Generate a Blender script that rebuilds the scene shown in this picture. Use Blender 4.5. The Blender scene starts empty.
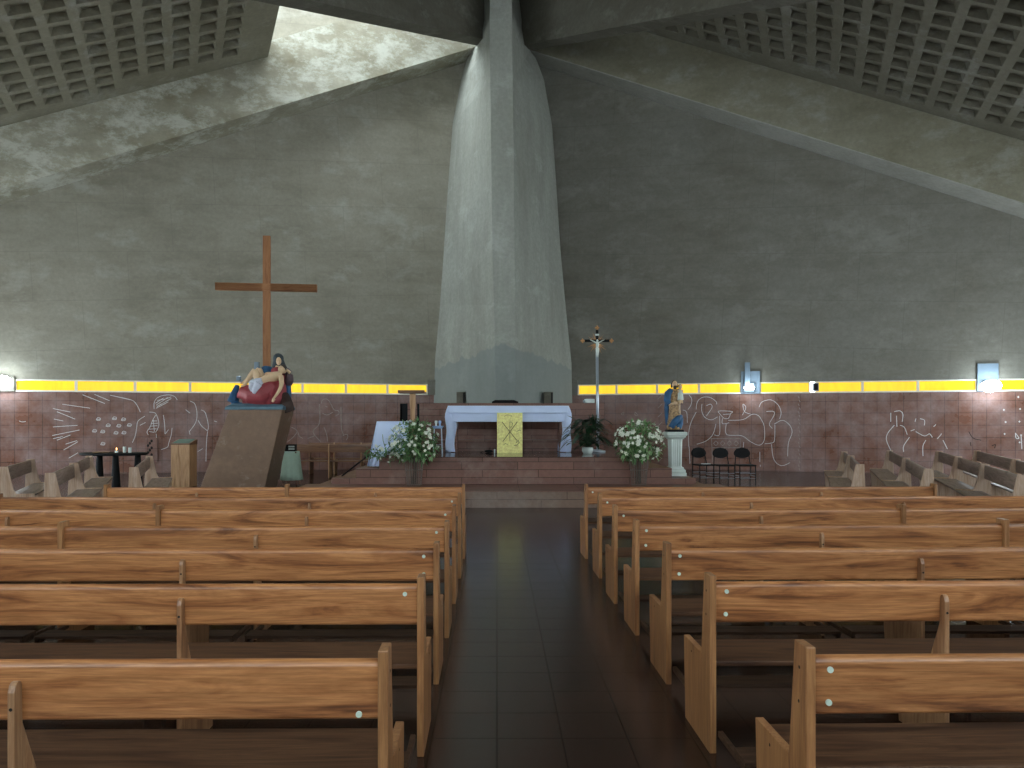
import bpy, bmesh, math, random
from mathutils import Vector, Matrix
R = random.Random(7)
C = bpy.context.scene.collection
PI = math.pi
EYE, VX, HY, F = 1.67, 497.0, 418.0, 760.0
def at(px, py, Y):            # point seen at (px, py) at distance Y from the camera position
    return Vector(((px-VX)*Y/F, Y, EYE-(py-HY)*Y/F))

# ------------------------------------------------------------------ camera
cam = bpy.data.cameras.new('camera'); co = bpy.data.objects.new('camera', cam); C.objects.link(co)
co.location = (0, 0, EYE); co.rotation_euler = (PI/2, 0, 0)
cam.sensor_fit = 'HORIZONTAL'; cam.sensor_width = 36; cam.lens = F/1024*36
cam.shift_x = (512-VX)/1024; cam.shift_y = (HY-384)/1024
cam.clip_end = 200
S = bpy.context.scene
S.camera = co
S.view_settings.view_transform = 'Standard'; S.view_settings.look = 'None'
S.view_settings.gamma = 1; S.view_settings.use_curve_mapping = False
S.view_settings.exposure = 0.3

# ------------------------------------------------------------------ materials
def nmat(name):
    m = bpy.data.materials.new(name); m.use_nodes = True
    nt = m.node_tree; b = nt.nodes['Principled BSDF']
    return m, nt, b
def N(nt, t, **k):
    n = nt.nodes.new(t)
    for a, v in k.items():
        if a in n.inputs.keys(): n.inputs[a].default_value = v
        else: setattr(n, a, v)
    return n
def ramp(nt, fac, stops):
    r = nt.nodes.new('ShaderNodeValToRGB'); nt.links.new(fac, r.inputs[0])
    e = r.color_ramp.elements
    while len(e) < len(stops): e.new(0.5)
    for i, (p, c) in enumerate(stops):
        e[i].position = p; e[i].color = (c, c, c, 1) if isinstance(c, (int, float)) else (*c, 1)
    return r.outputs[0]
def mapping(nt, scale=(1,1,1), rot=(0,0,0), loc=(0,0,0), coord='Object'):
    tc = nt.nodes.new('ShaderNodeTexCoord'); mp = nt.nodes.new('ShaderNodeMapping')
    nt.links.new(tc.outputs[coord], mp.inputs[0])
    mp.inputs['Scale'].default_value = scale; mp.inputs['Rotation'].default_value = rot; mp.inputs['Location'].default_value = loc
    return mp.outputs[0]
def noise(nt, vec, scale, detail=5, rough=.55, dist=0):
    n = nt.nodes.new('ShaderNodeTexNoise'); nt.links.new(vec, n.inputs['Vector'])
    n.inputs['Scale'].default_value = scale; n.inputs['Detail'].default_value = detail
    n.inputs['Roughness'].default_value = rough; n.inputs['Distortion'].default_value = dist
    return n.outputs[0]
def mix(nt, fac, a, b, bt='MIX'):
    m = nt.nodes.new('ShaderNodeMix'); m.data_type = 'RGBA'; m.blend_type = bt
    for s, v in ((m.inputs[0], fac), (m.inputs[6], a), (m.inputs[7], b)):
        if isinstance(v, (int, float)): s.default_value = v
        elif isinstance(v, tuple): s.default_value = (*v, 1)
        else: nt.links.new(v, s)
    return m.outputs[2]
def bump(nt, b, h, strength=.3, dist=.02):
    n = nt.nodes.new('ShaderNodeBump'); n.inputs['Strength'].default_value = strength; n.inputs['Distance'].default_value = dist
    nt.links.new(h, n.inputs['Height']); nt.links.new(n.outputs[0], b.inputs['Normal'])
def plain(name, col, rough=.6, metal=0, var=.15, vs=8, spec=.5, emit=None, es=0):
    m, nt, b = nmat(name)
    n = noise(nt, mapping(nt), vs, 4)
    c0 = tuple(max(0, x*(1-var)) for x in col); c1 = tuple(min(1, x*(1+var)) for x in col)
    nt.links.new(ramp(nt, n, [(.3, c0), (.7, c1)]), b.inputs['Base Color'])
    b.inputs['Roughness'].default_value = rough; b.inputs['Metallic'].default_value = metal
    b.inputs['Specular IOR Level'].default_value = spec
    if emit:
        b.inputs['Emission Color'].default_value = (*emit, 1); b.inputs['Emission Strength'].default_value = es
    return m

def concrete(name, base=(.27,.262,.225), light=(.50,.51,.47), patch=.60, rough=.85, seed=0, boards=True, vert=False, warm=(.19,.17,.12), ps=1.1, pf=.62):
    m, nt, b = nmat(name)
    v = mapping(nt, loc=(seed*7.3, seed*3.1, seed))
    big = noise(nt, v, .35, 6, .6)
    vs = mapping(nt, scale=(1.2,1.2,.25) if vert else (.5,.5,1.3), loc=(seed, 0, seed*2))
    streak = noise(nt, vs, 1.3, 7, .66, .1)
    fine = noise(nt, v, 9, 6, .7)
    c = mix(nt, ramp(nt, big, [(.35, 0.), (.68, 1.)]), warm, base)
    c = mix(nt, ramp(nt, streak, [(.3, .0), (.7, .75)]), c, tuple(x*1.35 for x in base))
    c = mix(nt, ramp(nt, fine, [(.3, .45), (.75, .0)]), c, tuple(x*.55 for x in base))
    pn = noise(nt, mapping(nt, scale=(.55,.55,.9), loc=(seed*2.7+3, 1, seed)), ps, 9, .76, .1)
    c = mix(nt, ramp(nt, pn, [(patch-.05, 0.), (patch+.08, pf)]), c, light)
    if boards:
        # pour joints: long faint lines every couple of metres
        br = nt.nodes.new('ShaderNodeTexBrick'); vv = nt.nodes.new('ShaderNodeVectorMath'); vv.operation = 'MULTIPLY_ADD'
        sw = nt.nodes.new('ShaderNodeSeparateXYZ'); cb = nt.nodes.new('ShaderNodeCombineXYZ')
        nt.links.new(mapping(nt, rot=(0, -.06, 0)), sw.inputs[0])
        nt.links.new(sw.outputs[0], cb.inputs[0]); nt.links.new(sw.outputs[2], cb.inputs[1])
        nt.links.new(cb.outputs[0], br.inputs['Vector'])
        br.inputs['Scale'].default_value = 1; br.inputs['Mortar Size'].default_value = .02; br.inputs['Mortar Smooth'].default_value = 1
        br.inputs['Brick Width'].default_value = 2.6; br.inputs['Row Height'].default_value = 1.45
        br.inputs['Color1'].default_value = (0,0,0,1); br.inputs['Color2'].default_value = (.25,.25,.25,1); br.inputs['Mortar'].default_value = (1,1,1,1)
        c = mix(nt, ramp(nt, br.outputs['Color'], [(0., 0.), (1., .38)]), c, tuple(x*.6 for x in base))
    nt.links.new(c, b.inputs['Base Color'])
    b.inputs['Roughness'].default_value = rough; b.inputs['Specular IOR Level'].default_value = .25
    bump(nt, b, fine, .35, .015)
    return m, nt, b, c
M = {}
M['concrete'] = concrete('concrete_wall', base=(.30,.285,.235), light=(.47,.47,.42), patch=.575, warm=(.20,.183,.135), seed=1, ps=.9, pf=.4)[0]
M['concrete_r'] = concrete('concrete_wall_right_shaded', base=(.205,.202,.175), light=(.33,.335,.30), warm=(.15,.137,.105), ps=.9, pf=.38, patch=.575, seed=4)[0]  # darker copy of the wall concrete; right-hand shade put into the colour
M['concrete_lit_beam'] = concrete('concrete_lit_beam', base=(.40,.385,.31), light=(.64,.66,.59), patch=.52, seed=2, boards=False, warm=(.21,.185,.11), ps=1.9, pf=.7)[0]  # skylight's brightness on the left beam is put into this paler colour
M['concrete_dark'] = concrete('concrete_shaded_beam', base=(.12,.114,.093), light=(.19,.185,.16), patch=.58, seed=5, boards=False, warm=(.085,.077,.055), ps=1.8, pf=.7)[0]  # shade on beam undersides and side faces is put into this dark colour
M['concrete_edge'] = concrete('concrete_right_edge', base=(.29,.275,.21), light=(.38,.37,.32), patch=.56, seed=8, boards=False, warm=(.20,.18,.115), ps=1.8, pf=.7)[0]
M['soffit'] = concrete('lit_soffit', base=(.40,.40,.36), light=(.47,.47,.44), patch=.55, seed=8, boards=False, warm=(.33,.325,.285))[0]  # paleness stands in for light falling on the right beam's underside
M['waffle_r'] = concrete('waffle_concrete_right_shaded', base=(.175,.167,.132), light=(.27,.275,.25), ps=1.5, patch=.58, seed=7, boards=False, warm=(.125,.115,.08))[0]  # darker copy of the waffle concrete; right side's shade is coloured in
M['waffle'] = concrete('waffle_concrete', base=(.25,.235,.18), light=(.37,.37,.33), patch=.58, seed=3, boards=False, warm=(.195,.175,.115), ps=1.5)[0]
def pillar_mat():
    m, nt, b, c = concrete('pillar_concrete', base=(.33,.345,.31), light=(.44,.46,.43), patch=.6, seed=6, boards=False, vert=True, warm=(.25,.25,.21))
    # newer paint band over the pillar's foot, ragged upper edge
    sx = nt.nodes.new('ShaderNodeSeparateXYZ'); nt.links.new(mapping(nt), sx.inputs[0])
    n = noise(nt, mapping(nt, scale=(2,2,.4)), 1.5, 5)
    a = nt.nodes.new('ShaderNodeMath'); a.operation = 'MULTIPLY_ADD'; nt.links.new(n, a.inputs[0]); a.inputs[1].default_value = .5
    nt.links.new(sx.outputs[2], a.inputs[2])
    ab = nt.nodes.new('ShaderNodeMath'); ab.operation = 'ABSOLUTE'
    sh = nt.nodes.new('ShaderNodeMath'); sh.operation = 'ADD'; nt.links.new(sx.outputs[0], sh.inputs[0]); sh.inputs[1].default_value = -.25
    nt.links.new(sh.outputs[0], ab.inputs[0])
    a2 = nt.nodes.new('ShaderNodeMath'); a2.operation = 'MULTIPLY_ADD'; nt.links.new(ab.outputs[0], a2.inputs[0]); a2.inputs[1].default_value = .22
    nt.links.new(a.outputs[0], a2.inputs[2])
    f = nt.nodes.new('ShaderNodeMapRange'); nt.links.new(a2.outputs[0], f.inputs[0]); f.inputs[1].default_value = 4.05; f.inputs[2].default_value = 4.1
    f.inputs[3].default_value = .62; f.inputs[4].default_value = 0
    nt.links.new(mix(nt, f.outputs[0], c, (.20,.235,.235)), b.inputs['Base Color'])
    return m
M['pillar'] = pillar_mat()

def wood(name, dark=(.12,.040,.012), mid=(.355,.140,.048), light=(.53,.24,.09), rough=.36, axis=0, coat=.22, scale=1.0, spec=.5):
    m, nt, b = nmat(name)
    oi = nt.nodes.new('ShaderNodeObjectInfo')
    tc = nt.nodes.new('ShaderNodeTexCoord')
    ml = nt.nodes.new('ShaderNodeVectorMath'); ml.operation = 'SCALE'; ml.inputs[0].default_value = (31, 17, 53); nt.links.new(oi.outputs['Random'], ml.inputs['Scale'])
    ad = nt.nodes.new('ShaderNodeVectorMath'); ad.operation = 'ADD'; nt.links.new(tc.outputs['Object'], ad.inputs[0]); nt.links.new(ml.outputs[0], ad.inputs[1])
    mp = nt.nodes.new('ShaderNodeMapping'); nt.links.new(ad.outputs[0], mp.inputs[0])
    sc = [9*scale, 9*scale, 9*scale]; sc[axis] = 1.0*scale; mp.inputs['Scale'].default_value = sc
    mp2 = nt.nodes.new('ShaderNodeMapping'); nt.links.new(ad.outputs[0], mp2.inputs[0])
    s2 = [60*scale]*3; s2[axis] = 2.2*scale; mp2.inputs['Scale'].default_value = s2
    g1 = noise(nt, mp.outputs[0], 1.0, 6, .6, 1.6); g2 = noise(nt, mp2.outputs[0], 1.5, 5, .7, .3)
    c = ramp(nt, g1, [(.32, dark), (.43, mid), (.56, light), (.66, mid), (.74, dark)])
    c = mix(nt, ramp(nt, g2, [(.35, .55), (.6, 0.)]), c, dark)
    tint = nt.nodes.new('ShaderNodeHueSaturation'); nt.links.new(c, tint.inputs['Color'])
    mr = nt.nodes.new('ShaderNodeMapRange'); nt.links.new(oi.outputs['Random'], mr.inputs[0]); mr.inputs[3].default_value = .84; mr.inputs[4].default_value = 1.12
    nt.links.new(mr.outputs[0], tint.inputs['Value'])
    nt.links.new(tint.outputs[0], b.inputs['Base Color'])
    b.inputs['Roughness'].default_value = rough; b.inputs['Coat Weight'].default_value = coat; b.inputs['Coat Roughness'].default_value = .1
    b.inputs['Specular IOR Level'].default_value = spec
    bump(nt, b, g2, .06, .004)
    return m
M['board'] = wood('varnished_board')
M['seat'] = wood('shaded_seat_wood', dark=(.03,.013,.007), mid=(.07,.032,.016), light=(.12,.06,.03), rough=.5, coat=0, spec=.22)  # seats coloured dark for the shade behind their backrests
M['end'] = wood('pew_end_wood', dark=(.16,.062,.022), mid=(.30,.135,.05), light=(.42,.21,.085), rough=.4, axis=2, coat=.1)
M['mid'] = wood('pew_support_wood', dark=(.16,.07,.03), mid=(.30,.15,.07), light=(.40,.23,.12), rough=.4, axis=2, coat=.1)
M['kneeler'] = wood('kneeler_wood', dark=(.02,.01,.006), mid=(.045,.024,.014), light=(.09,.05,.03), rough=.55, coat=0, spec=.2)
M['greyboard'] = wood('faded_board', dark=(.10,.07,.055), mid=(.20,.14,.11), light=(.32,.24,.20), rough=.42, coat=.1)
M['greyend'] = wood('faded_end_wood', dark=(.30,.18,.12), mid=(.45,.30,.20), light=(.55,.41,.31), rough=.5, axis=2, coat=0)
M['cross'] = wood('cross_wood', dark=(.24,.09,.03), mid=(.36,.145,.05), light=(.42,.19,.07), rough=.6, axis=2, coat=0)
M['boxwood'] = wood('box_wood', dark=(.26,.13,.055), mid=(.44,.25,.12), light=(.55,.34,.18), rough=.5, axis=2, coat=0)
M['darkwood'] = wood('dark_bench_wood', dark=(.08,.03,.015), mid=(.17,.075,.035), light=(.26,.13,.06), rough=.45)
M['cap'] = plain('pale_bolt_cap', (.55,.68,.60), .5, var=.06)
M['hole'] = plain('screw_hole', (.01,.008,.006), .9)

def tiles(name, size, base1, base2, mortar, rough, msize=.012, offx=0, offy=0, axis='XY', spec=.5, haze=None, rvar=.1, roww=None, hz=(.45,.75), shift=0.0):
    m, nt, b = nmat(name)
    tc = nt.nodes.new('ShaderNodeTexCoord'); sx = nt.nodes.new('ShaderNodeSeparateXYZ'); nt.links.new(tc.outputs['Object'], sx.inputs[0])
    cb = nt.nodes.new('ShaderNodeCombineXYZ')
    a = {'XY': (0, 1), 'XZ': (0, 2), 'YZ': (1, 2)}[axis]
    for i, (k, off) in enumerate(zip(a, (offx, offy))):
        ad = nt.nodes.new('ShaderNodeMath'); ad.operation = 'ADD'; nt.links.new(sx.outputs[k], ad.inputs[0]); ad.inputs[1].default_value = off
        nt.links.new(ad.outputs[0], cb.inputs[i])
    br = nt.nodes.new('ShaderNodeTexBrick'); nt.links.new(cb.outputs[0], br.inputs['Vector'])
    br.offset = shift; br.squash = 1
    br.inputs['Scale'].default_value = 1; br.inputs['Brick Width'].default_value = size; br.inputs['Row Height'].default_value = roww or size
    br.inputs['Mortar Size'].default_value = msize; br.inputs['Mortar Smooth'].default_value = .3; br.inputs['Bias'].default_value = 0
    br.inputs['Color1'].default_value = (*base1, 1); br.inputs['Color2'].default_value = (*base2, 1); br.inputs['Mortar'].default_value = (*mortar, 1)
    v = mapping(nt); n1 = noise(nt, v, 1.1, 6, .65); n2 = noise(nt, v, 14, 5, .7)
    c = br.outputs['Color']
    if haze: c = mix(nt, ramp(nt, n1, [(hz[0], 0.), (hz[1], .7)]), c, haze)
    c = mix(nt, ramp(nt, n2, [(.3, .35), (.7, 0.)]), c, mortar)
    nt.links.new(c, b.inputs['Base Color'])
    rr = ramp(nt, n1, [(.3, max(0.02, rough-rvar)), (.7, rough+rvar)])
    nt.links.new(rr, b.inputs['Roughness']); b.inputs['Specular IOR Level'].default_value = spec
    inv = nt.nodes.new('ShaderNodeMath'); inv.operation = 'SUBTRACT'; inv.inputs[0].default_value = 1; nt.links.new(br.outputs['Fac'], inv.inputs[1])
    sm = nt.nodes.new('ShaderNodeMath'); sm.operation = 'MULTIPLY'; mr = nt.nodes.new('ShaderNodeMapRange'); nt.links.new(inv.outputs[0], mr.inputs[0]); mr.inputs[3].default_value = .45; nt.links.new(mr.outputs[0], sm.inputs[0]); sm.inputs[1].default_value = spec; nt.links.new(sm.outputs[0], b.inputs['Specular IOR Level'])
    bump(nt, b, inv.outputs[0], .35, .004)
    return m
M['floor'] = tiles('floor_tiles', .34, (.040,.017,.011), (.030,.013,.009), (.003,.002,.001), .22, .0055, 0, -.05+.17, 'XY', spec=.42, rvar=.015)
M['walltile'] = tiles('wall_tiles', .36, (.21,.085,.052), (.17,.07,.043), (.060,.032,.025), .33, .008, .1, -.02+.36, 'XZ', haze=(.38,.29,.29), hz=(.42,.72))  # haze mixes whitish efflorescence with daylight's lilac sheen painted into the colour
M['step'] = tiles('step_cladding', 1.15, (.22,.10,.07), (.16,.072,.052), (.05,.025,.02), .45, .006, .3, .03, 'XZ', haze=(.32,.24,.20), hz=(.52,.75), roww=.16, shift=.37)
M['step_pale'] = tiles('worn_step_cladding', 1.3, (.20,.125,.085), (.15,.10,.075), (.05,.03,.025), .5, .006, .0, .0, 'XZ', haze=(.26,.21,.18), hz=(.45,.65), roww=.158, shift=.37)
M['platform_top'] = tiles('platform_top_tiles', .34, (.05,.022,.017), (.04,.018,.014), (.01,.006,.005), .10, .004, 0, 0, 'XY', rvar=.03)
M['white_cloth'] = plain('white_cloth', (.60,.71,.95), .85, var=.04, vs=3)
M['green_cloth'] = plain('pale_green_cloth', (.46,.62,.50), .85, var=.06)
M['gold'] = plain('hammered_gold', (.92,.80,.30), .45, metal=.1, var=.22, vs=22)
M['ink'] = plain('engraved_line', (.12,.10,.03), .7)
M['black'] = plain('black_paint', (.008,.009,.010), .6, spec=.12)
M['blackplastic'] = plain('black_plastic', (.010,.010,.011), .6, spec=.12)
M['chrome'] = plain('pale_metal', (.42,.48,.55), .35, metal=.6, var=.05)
M['leaf'] = plain('leaf_green', (.08,.19,.06), .55, var=.5, vs=14)
M['leafpale'] = plain('pale_leaf_green', (.22,.36,.16), .6, var=.4, vs=14)
M['leafdark'] = plain('dark_leaf_green', (.012,.042,.016), .4, spec=.3, var=.4, vs=6)
M['petal'] = plain('white_petal', (.80,.84,.74), .7, var=.06)
M['stem'] = plain('dark_stem', (.05,.045,.03), .6)
M['glass'] = plain('vase_wire', (.16,.13,.11), .35, metal=.3)
M['whitepaint'] = plain('white_plaster', (.62,.70,.68), .5, var=.05, vs=5)
M['marble'] = plain('pedestal_white', (.60,.68,.64), .45, var=.07, vs=5)
M['ped'] = concrete('brown_pedestal', base=(.24,.155,.105), light=(.42,.36,.31), patch=.62, seed=9, boards=False, warm=(.18,.115,.08), rough=.45, ps=3)[0]
M['blue'] = plain('blue_mantle', (.012,.085,.20), .5, var=.35, vs=6)
M['paleblue'] = plain('blue_grey_base', (.10,.19,.25), .6, var=.12)
M['red'] = plain('crimson_robe', (.30,.045,.055), .55, var=.2, vs=5)
M['skin'] = plain('painted_flesh', (.66,.47,.29), .5, var=.08)
M['loin'] = plain('pale_loincloth', (.55,.58,.68), .7, var=.1)
M['veil'] = plain('dark_veil', (.02,.035,.045), .6, var=.3)
M['plum'] = plain('plum_mantle', (.085,.05,.06), .6, var=.25)
M['browncloth'] = plain('brown_drape', (.05,.028,.022), .7, var=.3)
M['robegold'] = plain('gold_brown_robe', (.32,.20,.09), .5, var=.8, vs=24)
M['hair'] = plain('dark_hair', (.04,.025,.018), .6)
M['rays'] = plain('gilded_rays', (.48,.24,.09), .4, metal=.4, var=.25)
M['whiteline'] = plain('white_incised_line', (.72,.72,.72), .7, var=.15, vs=9)
M['greyline'] = plain('faded_incised_line', (.30,.24,.22), .7, var=.3, vs=9)
M['frame'] = plain('window_frame_paint', (.78,.76,.66), .6, var=.08)
M['tray'] = plain('blue_glass_tray', (.30,.45,.72), .25, var=.05)
M['lamp'] = plain('flood_lamp_lens', (1,1,1), .4, var=0, emit=(.85,.96,1), es=26)
M['lamp_small'] = plain('small_lamp_lens', (1,1,1), .4, var=0, emit=(.85,.95,1), es=8)
M['lampmetal'] = plain('blue_grey_fixture', (.16,.22,.28), .45, var=.06)
M['flame'] = plain('candle_flame', (1,.6,.2), .5, emit=(1,.5,.15), es=5)
M['sign'] = plain('dark_relief_panel', (.05,.028,.02), .5)
def yellow():
    m, nt, b = nmat('yellow_window_film')
    n = noise(nt, mapping(nt, scale=(3,1,.6)), 1.5, 5, .6)
    n2 = noise(nt, mapping(nt, scale=(.5,1,.5)), .9, 2, .5)
    c = ramp(nt, n, [(.3, (.93,.50,.0)), (.65, (1.0,.64,.0))])
    c = mix(nt, ramp(nt, n2, [(.45, 0.), (.7, .3)]), c, (.66,.42,.05))
    b.inputs['Base Color'].default_value = (.25,.16,.0,1); nt.links.new(c, b.inputs['Emission Color'])
    b.inputs['Emission Strength'].default_value = 1.0; b.inputs['Roughness'].default_value = .3
    return m
M['yellow'] = yellow()

# ------------------------------------------------------------------ mesh building
class MB:
    def __init__(s): s.v = []; s.f = []
    def add(s, vs, fs):
        o = len(s.v); s.v += [tuple(x) for x in vs]; s.f += [tuple(i+o for i in f) for f in fs]; return s
    def box(s, a, b, mat=None):
        (x0,y0,z0),(x1,y1,z1) = a, b
        vs = [(x0,y0,z0),(x1,y0,z0),(x1,y1,z0),(x0,y1,z0),(x0,y0,z1),(x1,y0,z1),(x1,y1,z1),(x0,y1,z1)]
        if mat: vs = [mat @ Vector(v) for v in vs]
        return s.add(vs, [(0,3,2,1),(4,5,6,7),(0,1,5,4),(1,2,6,5),(2,3,7,6),(3,0,4,7)])
    def loft(s, rings, cap=True, closed=True):
        n = len(rings[0]); vs = [p for r in rings for p in r]; fs = []
        for i in range(len(rings)-1):
            for j in range(n if closed else n-1):
                k = (j+1) % n
                fs.append((i*n+j, i*n+k, (i+1)*n+k, (i+1)*n+j))
        if cap and closed:
            fs.append(tuple(reversed(range(n)))); fs.append(tuple((len(rings)-1)*n+j for j in range(n)))
        return s.add(vs, fs)
    def prism(s, poly, fn0, fn1):
        return s.loft([[fn0(p) for p in poly], [fn1(p) for p in poly]])
    def tube(s, pts, r, n=8, cap=True):
        pts = [Vector(p) for p in pts]; rs = r if isinstance(r, (list, tuple)) else [r]*len(pts)
        rings = []; up = None
        for i, p in enumerate(pts):
            d = (pts[min(i+1, len(pts)-1)]-pts[max(i-1, 0)])
            d = d.normalized() if d.length > 1e-9 else Vector((0,0,1))
            if up is None:
                up = Vector((0,0,1)) if abs(d.z) < .9 else Vector((1,0,0))
            a = d.cross(up);
            if a.length < 1e-6: a = d.cross(Vector((1,0,0)))
            a.normalize(); b = a.cross(d).normalized(); up = b
            rings.append([p+a*(rs[i]*math.cos(2*PI*k/n))+b*(rs[i]*math.sin(2*PI*k/n)) for k in range(n)])
        return s.loft(rings, cap)
    def lathe(s, prof, n=20, c=(0,0,0), sx=1, sy=1, fold=None):
        rings = []
        for r, z in prof:
            rings.append([(c[0]+sx*r*math.cos(2*PI*k/n)*(1 if not fold else fold(k, n, z)), c[1]+sy*r*math.sin(2*PI*k/n)*(1 if not fold else fold(k, n, z)), c[2]+z) for k in range(n)])
        return s.loft(rings)
    def ball(s, c, r, nu=12, nv=8, rot=None):
        r = r if isinstance(r, (tuple, list)) else (r, r, r)
        rings = []
        for i in range(nv+1):
            t = PI*(i+.03)/(nv+.06)
            ring = []
            for k in range(nu):
                p = Vector((r[0]*math.sin(t)*math.cos(2*PI*k/nu), r[1]*math.sin(t)*math.sin(2*PI*k/nu), -r[2]*math.cos(t)))
                if rot: p = rot @ p
                ring.append(p+Vector(c))
            rings.append(ring)
        return s.loft(rings)
    def mesh(s, name, mat, smooth=False):
        me = bpy.data.meshes.new(name); me.from_pydata(s.v, [], s.f)
        bm = bmesh.new(); bm.from_mesh(me); bmesh.ops.recalc_face_normals(bm, faces=bm.faces); bm.to_mesh(me); bm.free()
        if smooth:
            for p in me.polygons: p.use_smooth = True
        me.materials.append(M[mat] if isinstance(mat, str) else mat)
        return me
def place(name, me, parent=None, loc=(0,0,0), rotz=0):
    o = bpy.data.objects.new(name, me); C.objects.link(o); o.location = loc; o.rotation_euler = (0,0,rotz)
    if parent: o.parent = parent
    return o
def obj(name, mb, mat, parent=None, loc=(0,0,0), rotz=0, smooth=False, bevel=0, auto=False):
    o = place(name, mb.mesh(name, mat, smooth), parent, loc, rotz)
    if bevel:
        m = o.modifiers.new('bevel', 'BEVEL'); m.width = bevel; m.segments = 2; m.limit_method = 'ANGLE'; m.angle_limit = math.radians(40)
    return o
def tag(o, label, cat, group=None):
    o['label'] = label; o['category'] = cat
    if group: o['group'] = group
    return o
def thing(name, label, cat, loc=(0,0,0), rotz=0, group=None):
    o = bpy.data.objects.new(name, None); C.objects.link(o); o.location = loc; o.rotation_euler = (0,0,rotz); o.empty_display_size = .2
    return tag(o, label, cat, group)
def struct(o, label=None):
    o['kind'] = 'structure'
    if label: o['label'] = label
    return o
def remesh(mb, name, mat, vox=.012, smooth=6, parent=None, loc=(0,0,0)):
    me = mb.mesh('tmp', mat); o = bpy.data.objects.new('tmp', me); C.objects.link(o)
    r = o.modifiers.new('r', 'REMESH'); r.mode = 'VOXEL'; r.voxel_size = vox; r.use_smooth_shade = True
    if smooth:
        sm = o.modifiers.new('s', 'SMOOTH'); sm.factor = .5; sm.iterations = smooth
    dg = bpy.context.evaluated_depsgraph_get(); dg.update()
    m2 = bpy.data.meshes.new_from_object(o.evaluated_get(dg))
    bpy.data.objects.remove(o); m2.name = name
    for p in m2.polygons: p.use_smooth = True
    if not m2.materials: m2.materials.append(M[mat])
    return place(name, m2, parent, loc)
def copy_tree(o, parent=None):
    c = o.copy(); C.objects.link(c)
    if parent: c.parent = parent
    for ch in list(o.children): copy_tree(ch, c)
    return c

# ------------------------------------------------------------------ wall planes
# left wall passes (-2.4, 25.4) and (-14, 22.1); right wall passes (2.82, 25.8) and (15.1, 21.8)
LD = Vector((-.9618, -.2737, 0)); RD = Vector((.9509, -.3096, 0))
LO = Vector((-2.0, 25.514, 0)); RO = Vector((2.0, 26.067, 0))
def wall_hit(px, side):
    t = (px-VX)/F
    if side == 'L': y = 26.08/(1-.2845*t); return Vector((t*y, y, 0))
    y = 26.72/(1+.326*t); return Vector((t*y, y, 0))
def wall_s(px, side):      # distance along the wall from its origin
    p = wall_hit(px, side)
    return (p-LO).dot(LD) if side == 'L' else (p-RO).dot(RD)
AL = math.atan2(LD.y, LD.x); AR = math.atan2(RD.y, RD.x)
# in wall-local space x runs outward along the wall, y: left wall's room side is +y... handled by sign
SL, SR = 1, -1     # room side in local y (left wall frame is rotated past 90 degrees)
def nrm(side):     # unit vector into the room
    return Vector((.2737, -.9618, 0)) if side == 'L' else Vector((-.3096, -.9509, 0))
def local_sign(side):
    a = AL if side == 'L' else AR
    ly = Vector((-math.sin(a), math.cos(a), 0))
    return 1 if ly.dot(nrm(side)) > 0 else -1

# ---- left and right walls
WL = 17.0
for side, O, A in (('L', LO, AL), ('R', RO, AR)):
    sg = local_sign(side); nm = 'left' if side == 'L' else 'right'
    mb = MB(); y0, y1 = (-.3*sg, 0)
    mb.box((-1.2, min(y0,y1), 2.8), (WL, max(y0,y1), 17))
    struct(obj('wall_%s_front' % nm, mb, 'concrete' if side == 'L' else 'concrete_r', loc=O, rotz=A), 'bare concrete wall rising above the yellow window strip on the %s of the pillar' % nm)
    mb = MB(); mb.box((-1.2, min(y0,y1), 0), (WL, max(y0,y1), 2.44))
    struct(obj('wall_%s_tiled' % nm, mb, 'walltile', loc=O, rotz=A), 'brown tiled lower wall on the %s of the pillar' % nm)
    mb = MB(); mb.box((-1.2, min(y0,y1), 2.44), (WL, max(y0,y1)+(.03 if sg > 0 else 0), 2.47)) if sg > 0 else mb.box((-1.2, -.03, 2.44), (WL, .3, 2.47))
    struct(obj('trim_%s_sill' % nm, mb, 'frame', loc=O, rotz=A))
# ---- window strips
win_no = 0
lm = [427.5, 387.5, 346, 302.5, 246, 190, 135, 76, 15]
rm = [578, 616.5, 657, 699, 741]
rm2 = [760, 810]
rm3 = [815, 862.5, 918, 977]
rm4 = [998, 1040, 1085, 1130]
lm2 = [-8, -60, -110]
for side, lst in (('L', lm), ('L', lm2), ('R', rm), ('R', rm2), ('R', rm3), ('R', rm4)):
    O, A = (LO, AL) if side == 'L' else (RO, AR); sg = local_sign(side)
    for a, b in zip(lst[:-1], lst[1:]):
        win_no += 1
        s0, s1 = wall_s(a, side), wall_s(b, side)
        if s0 > s1: s0, s1 = s1, s0
        w = thing('window_%d' % win_no, 'x', 'window', O, A); del w['category']; struct(w, 'narrow horizontal yellow window pane in the strip on the %s, number %d in the run' % ('left' if side == 'L' else 'right', win_no))
        del w['label']
        f = MB(); t = .035
        ya, yb = (-.12, .012) if sg > 0 else (-.012, .12)
        f.box((s0, ya, 2.47), (s0+t, yb, 2.80)); f.box((s1-t, ya, 2.47), (s1, yb, 2.80))
        f.box((s0+t, ya, 2.765), (s1-t, yb, 2.80)); f.box((s0+t, ya, 2.47), (s1-t, yb, 2.485))
        obj('window_frame', f, 'frame', w)
        p = MB(); ya, yb = (-.07, -.05) if sg > 0 else (.05, .07)
        p.box((s0+t, ya, 2.485), (s1-t, yb, 2.765)); obj('pane', p, 'yellow', w)
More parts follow.
